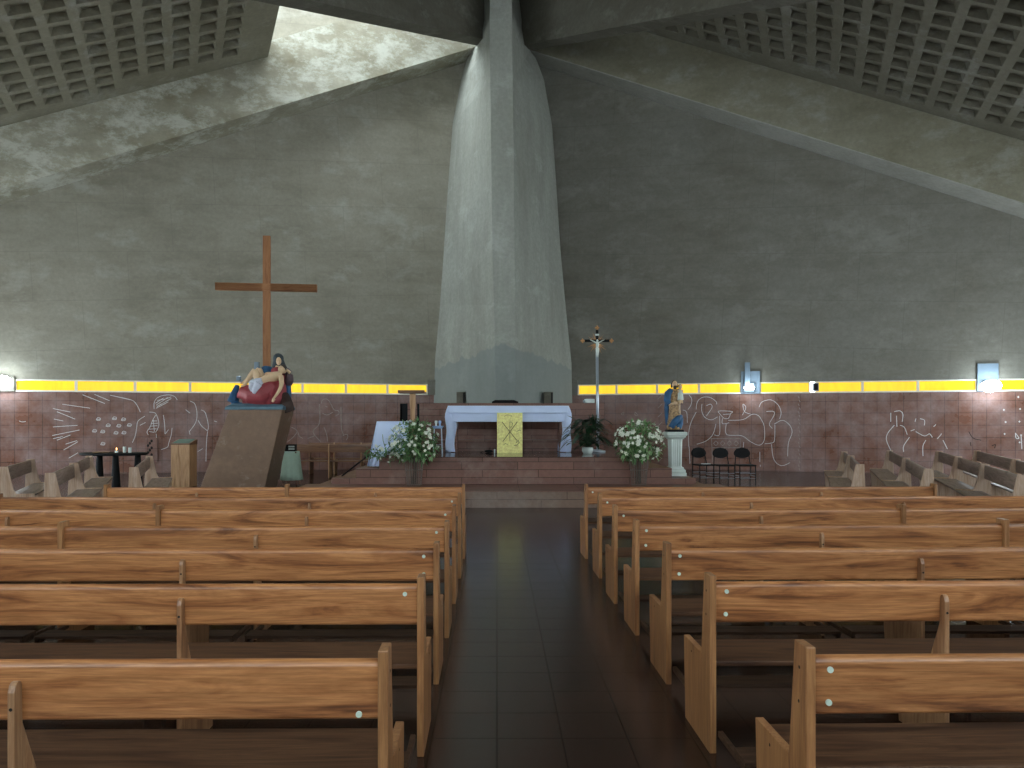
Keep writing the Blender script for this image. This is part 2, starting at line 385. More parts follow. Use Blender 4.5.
# solid infill plates around the window strip where lamps sit
for k, (side, a, b, z0, z1) in enumerate((('R', 741, 760, 2.44, 3.15), ('R', 977, 998, 2.44, 3.25), ('L', 15, -8, 2.44, 2.85), ('L', 427.5, 450, 2.44, 2.95), ('R', 548, 578, 2.44, 2.95))):
    O, A = (LO, AL) if side == 'L' else (RO, AR); sg = local_sign(side)
    s0, s1 = sorted((wall_s(a, side), wall_s(b, side)))
    mb = MB(); mb.box((s0, -.25 if sg > 0 else -.06, z0), (s1, .06 if sg > 0 else .25, z1))
    struct(obj('trim_%d' % (k+1), mb, 'lampmetal' if k in (0, 1) else 'concrete_r', loc=O, rotz=A))

# ---- side and rear walls, floor
# side walls; unseen wide openings added near the front to let daylight in
for nm, xa, xb, m in (('left', -18.3, -18, 'concrete'), ('right', 18, 18.3, 'concrete_r')):
    mb = MB(); mb.box((xa, -8, 0), (xb, 5, 4.4)); mb.box((xa, 21, 0), (xb, 22.5, 4.4)); struct(obj('wall_'+nm, mb, m))
    mb = MB(); mb.box((xa, -8, 4.4), (xb, 22.5, 12)); struct(obj('wall_%s_upper' % nm, mb, m))
mb = MB(); mb.box((-18.3, -8, -.2), (18.3, 27, 0)); struct(obj('floor', mb, 'floor'), 'dark glazed brown tiled floor')

# ------------------------------------------------------------------ roof
def clip(poly, a, b, c):     # keep a*x+b*y <= c
    out = []
    for i in range(len(poly)):
        p, q = poly[i], poly[(i+1) % len(poly)]
        fp, fq = a*p[0]+b*p[1]-c, a*q[0]+b*q[1]-c
        if fp <= 0: out.append(p)
        if (fp < 0 < fq) or (fq < 0 < fp):
            t = fp/(fp-fq); out.append((p[0]+(q[0]-p[0])*t, p[1]+(q[1]-p[1])*t))
    return out
ZL = lambda x, y: 12.08+.381*x+.137*y
ZR = lambda x, y: 12.17-.4218*x+.1536*y
E1 = Vector((-.81, 24.2, 13.56)); UL = Vector((-4.16, -6.96, -2.53)); UL /= math.hypot(UL.x, UL.y)
G1 = Vector((1.97, 23.7, 13.28)); UR = Vector((4.53, -8.41, -3.20)); UR /= math.hypot(UR.x, UR.y)
def half(p, u, left):         # half-plane on the far side of a crossing beam
    n = Vector((-u.y, u.x)) if left else Vector((u.y, -u.x))
    return n.x, n.y, n.x*p.x+n.y*p.y
# perimeter faces: left y <= 24.94+.2845x (+.3), right y <= 25.56-.326x (+.3)
for side in ('left', 'right'):
    Zf = ZL if side == 'left' else ZR
    dd = Vector((-.382, .924)) if side == 'left' else Vector((.382, .924))
    ee = Vector((.924, .382)) if side == 'left' else Vector((.924, -.382))
    hp = []
    if side == 'left':
        hp.append((-.2845, 1, 24.94+.25)); a, b, c = half(E1, UL, True)
        # far side of left beam is the left; test a point well to the left
        if a*-10+b*20-c > 0: a, b, c = -a, -b, -c
        hp.append((a, b, c+.25)); hp.append((ee.x, ee.y, 2.38)); hp.append((-1, 0, 18)); hp.append((0, -1, 6))
    else:
        hp.append((.326, 1, 25.56+.25)); a, b, c = half(G1, UR, False)
        if a*12+b*20-c > 0: a, b, c = -a, -b, -c
        hp.append((a, b, c+.25)); hp.append((1, 0, 18)); hp.append((0, -1, 6))
    ps, pt = (.60, .645) if side == 'left' else (.62, .605)
    mb = MB(); rt_, rs_ = .10, .07
    t_start = 2.38-.80 if side == 'left' else 0.0
    for i in range(-45, 45):
        for j in range(-60, 60):
            t0 = t_start+i*pt; s0 = j*ps
            q = [(t0, s0), (t0+pt, s0), (t0+pt, s0+ps), (t0, s0+ps)]
            P = [(ee.x*t+dd.x*s, ee.y*t+dd.y*s) for t, s in q]
            Q = P
            for h in hp:
                Q = clip(Q, *h)
                if len(Q) < 3: break
            if len(Q) < 3: continue
            full = len(Q) == 4 and all((Vector(a)-Vector(b)).length < 1e-6 for a, b in zip(P, Q))
            if side == 'left' and t0 >= t_start-1e-6: full = False
            # keep a solid margin beside the perimeter beam
            if full:
                h0 = hp[0]
                if max(h0[0]*p[0]+h0[1]*p[1] for p in P) > h0[2]-.55: full = False
            if not full:
                mb.add([(x, y, Zf(x, y)) for x, y in Q], [tuple(range(len(Q)))])
                continue
            def pt3(t, s, dz): x = ee.x*t+dd.x*s; y = ee.y*t+dd.y*s; return (x, y, Zf(x, y)+dz)
            outer = [pt3(t, s, 0) for t, s in q]
            it = [(t0+rt_, s0+rs_), (t0+pt-rt_, s0+rs_), (t0+pt-rt_, s0+ps-rs_), (t0+rt_, s0+ps-rs_)]
            inn = [pt3(t, s, 0) for t, s in it]
            k = .05
            it2 = [(t0+rt_+k, s0+rs_+k), (t0+pt-rt_-k, s0+rs_+k), (t0+pt-rt_-k, s0+ps-rs_-k), (t0+rt_+k, s0+ps-rs_-k)]
            top = [pt3(t, s, .17) for t, s in it2]
            vs = outer+inn+top
            fs = [(n, (n+1) % 4, 4+(n+1) % 4, 4+n) for n in range(4)]+[(4+n, 4+(n+1) % 4, 8+(n+1) % 4, 8+n) for n in range(4)]+[(8, 9, 10, 11)]
            mb.add(vs, fs)
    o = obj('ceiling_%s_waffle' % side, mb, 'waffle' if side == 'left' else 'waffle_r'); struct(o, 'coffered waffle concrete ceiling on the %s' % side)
    big = [(-60, -60), (60, -60), (60, 60), (-60, 60)]
    for h in hp: big = clip(big, *h)
    mb = MB(); mb.loft([[(x, y, Zf(x, y)+.34) for x, y in big], [(x, y, Zf(x, y)+.55) for x, y in big]])
    # closing strip along the slab's edge beside the skylight
    if side == 'left':
        n = len(big)
        for i in range(n):
            p, q = big[i], big[(i+1) % n]
            mb.add([(p[0], p[1], Zf(*p)), (q[0], q[1], Zf(*q)), (q[0], q[1], Zf(*q)+.36), (p[0], p[1], Zf(*p)+.36)], [(0,1,2,3)])
    struct(obj('ceiling_%s_slab' % side, mb, 'waffle'))
# perimeter beams: prism along the wall, inner face 1.1 m off the wall
def beam(name, pts_low, thick, hgt, mat, nvec, label, top=None):
    a, b = pts_low; nv = nvec
    r = []
    for p, hh in ((a, hgt[0]), (b, hgt[1])):
        zt = (p.z+hh) if top is None else top
        r.append([p, p+nv*thick, Vector(((p+nv*thick).x, (p+nv*thick).y, zt)), Vector((p.x, p.y, zt))])
    mb = MB(); mb.loft(r)
    return struct(obj(name, mb, mat), label)
def lp(px, py, side):
    t = (px-VX)/F
    y = 24.94/(1-.2845*t) if side == 'L' else 25.56/(1+.326*t)
    return at(px, py, y)
pl0, pl1 = lp(0, 190, 'L'), lp(473, 47.5, 'L'); d = pl1-pl0
beam('ceiling_left_edge_beam', (pl0-d*.28, pl1+d*.12), 1.15, (2.0, 2.1), 'concrete_lit_beam', -nrm('L'), 'sloping pale concrete edge beam under the skylight on the left')
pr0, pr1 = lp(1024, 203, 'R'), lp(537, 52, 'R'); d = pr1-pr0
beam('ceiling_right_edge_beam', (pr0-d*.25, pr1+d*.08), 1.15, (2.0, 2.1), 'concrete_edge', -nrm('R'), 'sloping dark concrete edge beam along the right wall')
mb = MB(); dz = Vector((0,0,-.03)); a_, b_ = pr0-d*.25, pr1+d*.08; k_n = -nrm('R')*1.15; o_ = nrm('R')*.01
mb.loft([[p+o_, p+k_n, p+k_n+dz, p+o_+dz] for p in (a_, b_)]); struct(obj('trim_soffit', mb, 'soffit'), 'added pale strip standing in for light under the right edge beam')  # added strip, its pale colour imitates light on the underside
nL = Vector((.858, -.513, 0)); nR = Vector((-UR.y, UR.x, 0)); nR = nR if nR.x < 0 else -nR
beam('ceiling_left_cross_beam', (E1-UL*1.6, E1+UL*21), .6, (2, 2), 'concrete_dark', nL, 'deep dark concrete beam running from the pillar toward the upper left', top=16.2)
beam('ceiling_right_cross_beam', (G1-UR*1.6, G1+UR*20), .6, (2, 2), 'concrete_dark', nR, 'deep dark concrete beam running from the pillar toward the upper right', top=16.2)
# high central roof between the crossing beams
cl = [(E1.x+.2, E1.y+1.0), (G1.x, G1.y+1.5), (G1.x+UR.x*34, G1.y+UR.y*34), (E1.x+UL.x*34, E1.y+UL.y*34)]
cl = [(-.9, 25.5), (2.2, 25.8), (2.2, 24)]+[(G1.x+UR.x*20, G1.y+UR.y*20), (18, 2), (18, -8), (-18, -8), (-18, 3), (E1.x+UL.x*21, E1.y+UL.y*21), (-.9, 24)]
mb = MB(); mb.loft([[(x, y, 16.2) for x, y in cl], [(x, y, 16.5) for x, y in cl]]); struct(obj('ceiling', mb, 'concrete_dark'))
# rear wall with an unseen high opening, added to light pew backs and tops
mb = MB(); mb.box((-18.3, -8.3, 8.2), (18.3, -8, 16.5)); mb.box((-18.3, -8.3, 0), (18.3, -8, 4.9)); struct(obj('wall_back', mb, 'concrete_r'))

# ------------------------------------------------------------------ pillar
def sect(Z, py, fl, fr, ol, orr):
    zf = 22.6; w = 25.6
    FL = ((fl-VX)*zf/F, zf); FR = ((fr-VX)*zf/F, zf)
    OL = ((ol-VX)*w/F, w); OR = ((orr-VX)*w/F, w)
    za = max(0, EYE-(py-HY)*zf/F); zb = max(0, EYE-(py-HY)*w/F)
    return [(FL[0], FL[1], za), (FR[0], FR[1], za), (OR[0], OR[1], zb), (OR[0]-.1, 26.6, zb), (OL[0]+.1, 26.6, zb), (OL[0], OL[1], zb)]
rows = [(0, 470, 497, 517.5, 430, 574.5), (0, 404, 495.8, 516, 431.5, 572.3), (0, 363, 495.2, 515.6, 433, 571.5), (0, 305, 494, 515.2, 439, 565.5), (0, 250, 492.5, 514.6, 443.5, 560.5), (0, 180, 491.5, 514, 448.5, 556), (0, 125, 490.8, 513.2, 452.5, 552), (0, 80, 490.4, 512.6, 461, 544), (0, 47, 490, 512.2, 470, 532), (0, 20, 490, 512, 476, 526), (0, -30, 490, 512, 484, 518)]
mb = MB(); rr = []
for _, py, fl, fr, ol, orr in rows:
    Z = EYE-(py-HY)*25.0/F
    Z = max(Z, 0)
    rr.append(sect(Z, py, fl, fr, ol, orr))
mb.loft(rr)
struct(obj('pillar', mb, 'pillar'), 'tall tapering three-faced concrete pillar rising behind the altar')

# ------------------------------------------------------------------ platform
PZ = .86
pt = thing('sanctuary_platform', 'x', 'platform'); del pt['category']; struct(pt, 'stepped brown platform carrying the altar')
mb = MB(); mb.box((-2.42, 15.6, 0), (3.12, 21.5, PZ)); obj('platform_body', mb, 'step', pt)
mb = MB(); mb.box((-2.42, 15.6, PZ), (3.12, 21.5, PZ+.012)); obj('platform_top', mb, 'platform_top', pt)
mb = MB(); mb.box((-2.9, 15.6, 0), (-2.42, 18.6, .63)); mb.box((-3.4, 15.6, 0), (-2.9, 18.6, .43)); mb.box((-3.9, 15.6, 0), (-3.4, 18.6, .22)); obj('side_steps', mb, 'step', pt)
mb = MB(); mb.box((3.12, 15.6, 0), (3.59, 18.6, .64)); mb.box((3.59, 15.6, 0), (4.08, 18.6, .43)); mb.box((4.08, 15.6, 0), (4.55, 18.6, .22)); obj('side_steps', mb, 'step', pt)
mb = MB(); mb.box((-3.9, 14.1, 0), (4.55, 15.6, .300)); obj('front_step', mb, 'step_pale', pt)
mb = MB(); mb.box((-3.9, 14.09, .300), (4.55, 15.6, .316)); obj('step_tread', mb, 'step', pt)
# stepped wall behind the altar
sw_ = thing('stepped_backing_wall', 'x', 'wall'); del sw_['category']; struct(sw_, 'low stepped brown wall behind the altar')
mb = MB(); mb.box((-1.9, 18.35, PZ), (2.57, 18.7, 1.14)); mb.box((-1.75, 18.7, PZ), (2.57, 19.3, 1.62)); obj('lower_tier', mb, 'step', sw_)
mb = MB(); mb.box((-2.29, 19.3, PZ), (2.72, 20.0, 2.03)); obj('upper_tier', mb, 'step', sw_)
mb = MB(); mb.box((-2.31, 19.28, 2.03), (2.74, 20.02, 2.05)); obj('coping', mb, 'step', sw_)

# ------------------------------------------------------------------ pews
def prof(mb, poly, x0, x1):
    return mb.prism(poly, lambda p: (x0, p[0], p[1]), lambda p: (x1, p[0], p[1]))
END = [(0,0),(0,.885),(.10,.885),(.15,.47),(.16,.455),(.49,.455),(.46,0)]
END2 = [(-.04,0),(-.005,.885),(.125,.885),(.20,.52),(.24,.44),(.50,.44),(.46,0)]
MID = [(-.022,0),(-.022,.755),(-.014,.777),(.0,.788),(.014,.785),(.022,.77),(.025,.64),(.10,.46),(.13,.385),(.44,.385),(.40,0)]
BRD = [(.022,.655),(.030,.645),(.062,.645),(.070,.655),(.066,.80),(.062,.832),(.052,.846),(.040,.849),(.028,.843),(.020,.828),(.018,.80)]
def mesh_prof(name, poly, x0, x1, mat, smooth=False):
    mb = MB(); prof(mb, poly, x0, x1); return mb.mesh(name, mat, smooth)
cap_mesh = None
def make_pew(L, mids, label, loc, rotz, group, kneel=True, style='warm', side=1, ends=(True, True), hs=1.0, caps=None, tall=None):
    """local x along the pew, y toward the seat, z up. side=1: the aisle end is x=0"""
    t = thing('church_pew', label, 'pew', loc, rotz, group)
    em, bm_, sm, mm = ('end', 'board', 'seat', 'mid') if style == 'warm' else (('greyend', 'greyboard', 'greyboard', 'greyend') if style == 'grey' else ('darkwood', 'darkwood', 'darkwood', 'boxwood'))
    w = .034
    P = END if style != 'grey' else END2
    for k, (a, on) in enumerate(((0, ends[0]), (L-w, ends[1]))):
        if on:
            o = place('end_panel', mesh_prof('end_panel', P, a, a+w, em), t)
            b = o.modifiers.new('bevel', 'BEVEL'); b.width = .004; b.segments = 2; b.limit_method = 'ANGLE'
            if style == 'warm' and caps is not None:
                sgn = -1 if k == 0 else 1; xx = a if k == 0 else a+w
                for (yy, zz) in ((.055,.80),(.06,.68),(.33,.41)):
                    mb = MB(); mb.tube([(xx-.001*sgn*-1, yy, zz), (xx+.0015*sgn, yy, zz)], .0065, 8); obj('screw_hole', mb, 'hole', o)
    xs = [0]+[m for m in mids]+[L]
    o = place('backrest', mesh_prof('backrest', BRD if style != 'grey' else [(y+.01, z*1.16-.115) for y, z in BRD], w, L-w, bm_), t)
    b = o.modifiers.new('bevel', 'BEVEL'); b.width = .004; b.segments = 2; b.limit_method = 'ANGLE'; b.angle_limit = math.radians(20)
    for p in o.data.polygons: p.use_smooth = len(p.vertices) == 4
    if caps:
        for cx, cz in caps:
            mb = MB(); mb.lathe([(0.0001, -.004), (.0105, -.004), (.011, 0), (.0105, .004), (.0001, .004)], 14)
            c = obj('bolt_cap', mb, 'cap', o); c.rotation_euler = (PI/2, 0, 0); c.location = (cx, .016 if cz > .68 else .018, cz)
    mb = MB(); mb.box((w, .11, .397), (L-w, .50, .424)); obj('seat', mb, sm, t, bevel=.006)
    for k, m in enumerate(mids):
        if tall and tall[k]: o = place('end_panel', mesh_prof('end_panel', [(y-.012 if y < .2 else y, z) for y, z in END], m-.019, m+.019, em), t)
        else: o = place('support', mesh_prof('support', MID if style == 'warm' else [(0,0),(0,.84),(.03,.86),(.06,.84),(.10,.46),(.13,.385),(.44,.385),(.40,0)], m-.012, m+.012 if style == 'warm' else m+.018, mm), t)
        b = o.modifiers.new('bevel', 'BEVEL'); b.width = .003; b.segments = 2; b.limit_method = 'ANGLE'
        if style == 'warm' and not (tall and tall[k]):
            mb = MB(); mb.tube([(m, -.0205, .70), (m, -.0235, .70)], .006, 8); obj('screw_hole', mb, 'hole', o)
    if kneel:
        for a, b_ in zip(xs[:-1], xs[1:]):
            mb = MB(); mb.box((a+.04, -.40, .115), (b_-.04, -.24, .137))
            for xx in (a+.04, b_-.065):
                mb.box((xx, -.395, 0), (xx+.025, -.37, .115)); mb.box((xx, -.395, .085), (xx+.025, .0, .115))
            obj('kneeler', mb, 'kneeler', t, bevel=.003)
    return t
ORD = ['nearest the camera', 'second from the camera', 'third from the camera', 'fourth from the camera', 'fifth from the camera', 'sixth from the camera', 'seventh and foremost']
Z0L = [2.56, 3.74, 4.76, 5.76, 6.82, 7.90, 9.0]
Z0R = [2.60, 3.78, 4.76, 5.83, 6.82, 7.90, 9.0]
# aisle end X, outer end X, supports as (where they are seen, full height)
LP = [(-.368, -5.1, [(11, 0), (-480, 0)]), (-.36, -5.0, [(179, 0), (-150, 0)]), (-.365, -5.15, [(181, 0), (-70, 0)]), (-.365, -6.3, [(255, 0), (59, 1), (-130, 0)]),
      (-.37, -5.76, [(306, 0), (157, 1), (6, 0)]), (-.375, -5.2, [(309, 0), (153.5, 0)]), (-.38, -4.64, [(375, 0), (286, 1), (196, 0)])]
RP = [(1.058, 5.7, [(1250, 0), (1700, 0)]), (1.058, 5.6, [(947, 0), (1290, 0)]), (1.06, 5.7, [(923, 0), (1160, 0)]), (1.06, 6.75, [(823, 0), (1008, 1), (1190, 0)]),
      (1.05, 6.32, [(762, 0), (905, 1), (1050, 0)]), (1.06, 5.8, [(752, 0), (905, 0)]), (1.045, 5.26, [(703.5, 0), (822, 0)])]
for side in ('left', 'right'):
    for r in range(7):
        xa, xb, sup = (LP if side == 'left' else RP)[r]; z0 = (Z0L if side == 'left' else Z0R)[r]; th = .010 if side == 'left' else .018
        ks = []
        for px, tall in sup:
            t = (px-VX)/F; X = t*(z0-xa*math.tan(th)-.02)/(1-t*math.tan(th)); ks.append((X, tall))
        lab = 'long varnished wooden pew %s of the aisle, %s of its seven rows' % (side, ORD[r])
        grp = 'varnished pews facing the altar %s of the aisle' % side
        L = abs(xb-xa)
        if side == 'right':
            cp = [(.09, .803), (.085, .69)] if r < 4 else [(.09, .79)]
            make_pew(L, [m[0]-xa for m in ks], lab, (xa, z0, 0), th, grp, caps=cp, tall=[m[1] for m in ks])
        else:
            loc = (xa+(xb-xa)*math.cos(th), z0+(xb-xa)*math.sin(th), 0)
            cp = [(L-.10, .665)] if r == 0 else ([(L-.095, .80), (L-.095, .69)] if r == 2 else [(L-.095, .80)] if r in (1, 3, 4, 5) else [])
            ks.sort()
            make_pew(L, [m[0]-xb for m in ks], lab, loc, th, grp, caps=cp, tall=[m[1] for m in ks])
# paint scuff on the nearest left pew
# ---- side pews turned toward the altar
def side_pew(p_near, p_far, mids, label, face, group, ends=(True, True)):
    a, b = Vector((*p_near, 0)), Vector((*p_far, 0)); L = (b-a).length
    # local x must run so that local +y (seat) is on the facing side
    if face == 'right':  # seat toward +x side: local x from far to near -> direction b->a
        d = a-b; o = b; ms = [L-m for m in mids]
    else:
        d = b-a; o = a; ms = mids
    # check that +y local points to facing side
    ang = math.atan2(d.y, d.x); ly = Vector((-math.sin(ang), math.cos(ang)))
    if (face == 'right') != (ly.x > 0):
        d = -d; o = b if o == a else a; ang = math.atan2(d.y, d.x); ms = [L-m for m in ms]
    return make_pew(L, ms, label, o, ang, group, kneel=False, style='grey', ends=ends)
gl = 'faded side pews left of the altar'; gr = 'faded side pews right of the altar'
side_pew((-6.45, 10.85), (-7.45, 13.25), [], 'faded wooden side pew on the left with pale near end panel', 'right', gl)
side_pew((-7.47, 13.3), (-8.55, 15.8), [], 'faded side pew continuing the left row toward the black table', 'right', gl)
side_pew((-8.0, 12.2), (-8.97, 14.5), [], 'faded wooden side pew at the far left edge, backmost of its side', 'right', gl)
side_pew((-5.85, 12.1), (-7.25, 15.7), [], 'faded wooden side pew just left of the wooden offering box', 'right', gl)
side_pew((6.23, 12.9), (7.45, 15.85), [], 'faded side pew on the right, near half of the row closest to the altar', 'left', gr)
side_pew((7.47, 15.9), (8.2, 17.8), [], 'faded side pew on the right, far half of the row closest to the altar', 'left', gr)
side_pew((6.74, 11.74), (8.11, 14.93), [], 'faded side pew in the second right-hand row, near half with pale end', 'left', gr)
side_pew((8.13, 14.97), (9.63, 18.5), [], 'faded side pew in the second right-hand row, far half by the wall', 'left', gr)
side_pew((7.27, 10.4), (8.40, 12.97), [], 'faded side pew in the third right-hand row, nearest of three', 'left', gr)
side_pew((8.42, 13.0), (9.52, 15.57), [], 'faded side pew in the third right-hand row, middle of three', 'left', gr)
side_pew((9.54, 15.6), (10.6, 18.1), [], 'faded side pew in the third right-hand row, farthest of three', 'left', gr)
side_pew((8.7, 11.6), (9.98, 14.5), [], 'faded side pew at the right edge, near half of the outermost row', 'left', gr)
side_pew((10.0, 14.55), (11.7, 18.4), [], 'faded side pew at the right edge, far half of the outermost row', 'left', gr)
# ---- dark benches by the left wall
for k, (x0, x1, y, zz, lab) in enumerate(((-5.95, -3.35, 21.2, 0, 'dark brown bench standing between the slanted pedestal and the platform'), (-5.6, -3.1, 22.6, 0, 'second dark brown bench, behind the other one by the left wall'))):
    t = make_pew(x1-x0, [(x1-x0)*.5-.05] if k == 0 else [(x1-x0)*.3, (x1-x0)*.62, (x1-x0)*.8], lab, (x0, y, 0), 0, 'dark benches by the left wall', kneel=False, style='dark')
    t.scale = (1, 1, 1.10)

# ------------------------------------------------------------------ altar
al = thing('altar', 'wide altar draped in a white cloth with a gold front panel', 'altar', (0, 0, 0))
ax0, ax1, ay0, ay1 = -1.13, 1.66, 17.6, 18.25
TZ = 1.955
mb = MB(); mb.box((ax0+.03, ay0+.04, TZ-.34), (ax1-.03, ay1-.04, TZ-.01)); mb.box((ax0+.05, ay0+.1, PZ+.012), (ax0+.2, ay1-.1, TZ-.34)); mb.box((ax1-.2, ay0+.1, PZ+.012), (ax1-.05, ay1-.1, TZ-.34)); mb.box((.05, ay0+.1, PZ+.012), (.55, ay1-.15, TZ-.34))
obj('altar_table', mb, 'step', al)
def cloth_panel(mb, pts_top, pts_bot, n=40, amp=.02, nrmv=(0,-1,0), rows=8, freq=9, th=.008):
    a, b = Vector(pts_top[0]), Vector(pts_top[1]); c, d = Vector(pts_bot[0]), Vector(pts_bot[1]); nv = Vector(nrmv)
    g = []
    for i in range(rows+1):
        v = i/rows; row = []
        for j in range(n+1):
            u = j/n; p = (a.lerp(b, u)).lerp(c.lerp(d, u), v)
            row.append(p+nv*(amp*v*(.5+.5*math.sin(u*freq*2*PI+1.3*math.sin(3*u+i*.2))+.3*math.sin(u*freq*5.1))))
        g.append(row)
    vs = [p for r in g for p in r]+[p-nv*th for r in g for p in r]; m = n+1; K = (rows+1)*m; fs = []
    for i in range(rows):
        for j in range(n):
            q = (i*m+j, i*m+j+1, (i+1)*m+j+1, (i+1)*m+j); fs.append(q); fs.append(tuple(K+x for x in reversed(q)))
    for j in range(n): fs.append((j, K+j, K+j+1, j+1)); e = rows*m; fs.append((e+j, e+j+1, K+e+j+1, K+e+j))
    for i in range(rows): fs.append((i*m, (i+1)*m, K+(i+1)*m, K+i*m)); e = n; fs.append((i*m+e, K+i*m+e, K+(i+1)*m+e, (i+1)*m+e))
    mb.add(vs, fs)
ac = thing('altar_cloth', 'white cloth covering the altar and hanging to the floor at both ends', 'tablecloth')
mb = MB(); mb.box((ax0-.01, ay0-.01, TZ-.008), (ax1+.01, ay1+.01, TZ))
obj('cloth_top', mb, 'white_cloth', ac, bevel=.004)
mb = MB(); cloth_panel(mb, ((ax0, ay0-.012, TZ), (ax1, ay0-.012, TZ)), ((ax0, ay0-.03, TZ-.175), (ax1, ay0-.03, TZ-.175)), 60, .008, freq=6); obj('upper_front_hem', mb, 'white_cloth', ac, smooth=True)
mb = MB(); cloth_panel(mb, ((ax0, ay0+.02, TZ-.03), (ax1, ay0+.02, TZ-.03)), ((ax0, ay0+.012, TZ-.375), (ax1, ay0+.012, TZ-.375)), 60, .008, freq=6); obj('lower_front_hem', mb, 'white_cloth', ac, smooth=True)
for sx, xx in ((-1, ax0), (1, ax1)):
    mb = MB()
    rings = []
    for i in range(13):
        v = i/12; z = TZ+.0-(TZ-.885)*v
        bulge = .075*math.sin(min(1, v*3.2)*PI*.5)*(1-.25*v)+.02*math.sin(v*9)
        xo = xx+sx*(.01+bulge); xi = xx-sx*(.02+.16*min(1, v*2.8)+.03*math.sin(v*7+sx))
        ring = []
        for j in range(24):
            u = j/24*2*PI; cx = (xo+xi)/2; rx = abs(xo-xi)/2
            fold = 1+.12*v*math.sin(u*7)+.05*math.sin(u*11+v*3)
            ring.append((cx+rx*math.cos(u)*fold, (ay0+ay1)/2+((ay1-ay0)/2+.02)*math.copysign(abs(math.sin(u))**.45, math.sin(u))*(.93+.05*fold), z))
        rings.append(ring)
    mb.loft(rings); obj('end_drape', mb, 'white_cloth', ac, smooth=True)
gp = thing('gold_altar_panel', 'hammered gold panel engraved with the letters X and P in front of the altar', 'panel', (0, 0, 0))
gx0, gx1 = .0, .585; gy = 17.42; gz0, gz1 = .872, 1.79
mb = MB(); mb.box((gx0, gy, gz0), (gx1, gy+.05, gz1)); obj('panel', mb, 'gold', gp, bevel=.006)
def stroke(mb, pts, wd, y, th=.006):
    for p, q in zip(pts[:-1], pts[1:]):
        a, b = Vector((p[0], 0, p[1])), Vector((q[0], 0, q[1])); d = (b-a)
        if d.length < 1e-6: continue
        d.normalize(); n = Vector((-d.z, 0, d.x))*wd/2; a = a-d*wd*.3; b = b+d*wd*.3
        f = [a-n, b-n, b+n, a+n]
        mb.loft([[(v.x, y-th, v.z) for v in f], [(v.x, y, v.z) for v in f]])
mb = MB(); g = lambda cx, cy: (gx0+(cx-195)/265*.585, gz1-(cy-200)/430*.918)
stroke(mb, [g(248, 300), g(400, 495)], .014, gy); stroke(mb, [g(405, 298), g(258, 505)], .014, gy)
stroke(mb, [g(328, 300), g(328, 505)], .009, gy)
stroke(mb, [g(328, 300), g(348, 300), g(356, 318), g(348, 350), g(330, 355)], .011, gy)
stroke(mb, [g(270, 240), g(300, 222), g(345, 232), g(352, 248)], .006, gy); stroke(mb, [g(258, 545), g(285, 530), g(310, 545)], .006, gy)
stroke(mb, [g(375, 550), g(405, 545), g(425, 520), g(415, 495), g(395, 520)], .012, gy); stroke(mb, [g(400, 400), g(430, 385), g(440, 395)], .009, gy)
obj('engraving', mb, 'ink', gp)
# low black object on the platform beside the gold panel
mb = MB(); mb.ball((0,0,.035), (.10,.05,.035)); mb.tube([(-.12,0,.02),(-.2,.02,.012)], .008, 6); mb.tube([(.02,0,.05),(.03,.0,.12)], .006, 6)
o = obj('microphone_base', mb, 'black', loc=(-.19, 17.45, PZ+.012), smooth=True); tag(o, 'small black cable box on the platform left of the gold panel', 'device')
mb = MB(); mb.lathe([(.0001,0),(.016,0),(.016,.085),(.0001,.085)], 10); o = obj('white_cylinder', mb, 'whitepaint', loc=(-.055, 17.4, PZ+.012), smooth=True); tag(o, 'tiny white cylinder standing against the left edge of the gold panel', 'ornament')
# presider's chair back peeking over the stepped wall
ch = thing('presider_chair', 'dark low chair back showing just above the wall behind the altar', 'chair', (.2, 19.98, 0))
mb = MB(); mb.tube([(-.33,.2,2.07),(-.25,.2,2.115),(.25,.2,2.115),(.36,.2,2.07)], .035, 8); obj('back_rail', mb, 'blackplastic', ch, smooth=True)
mb = MB(); mb.box((-.3,.17,1.3),(.3,.22,2.1)); obj('backrest', mb, 'blackplastic', ch)
mb = MB(); mb.box((-.3,.1,1.25),(.3,.62,1.32)); mb.box((-.28,.15,.87),(-.22,.6,1.25)); mb.box((.22,.15,.87),(.28,.6,1.25)); obj('seat', mb, 'blackplastic', ch)
# niche boxes on the pillar foot
for (px0, px1, lab) in ((456.5, 465, 'small dark speaker box low on the left face of the pillar'), (544, 553, 'small dark speaker box low on the right face of the pillar')):
    sp = thing('wall_speaker', lab, 'speaker', (0,0,0), group='speaker boxes on the pillar')
    yy = 23.85 if px0 < 500 else 23.7
    a, b = at(px0, 392, yy), at(px1, 405, yy)
    mb = MB(); mb.box((a.x, yy, b.z), (b.x, yy+.75, a.z)); obj('cabinet', mb, 'concrete_dark', sp, bevel=.01)
    mb = MB(); mb.box((b.x-.06, yy-.012, b.z+.02), (b.x-.005, yy-.001, a.z-.02)); obj('grille', mb, 'blackplastic', sp)

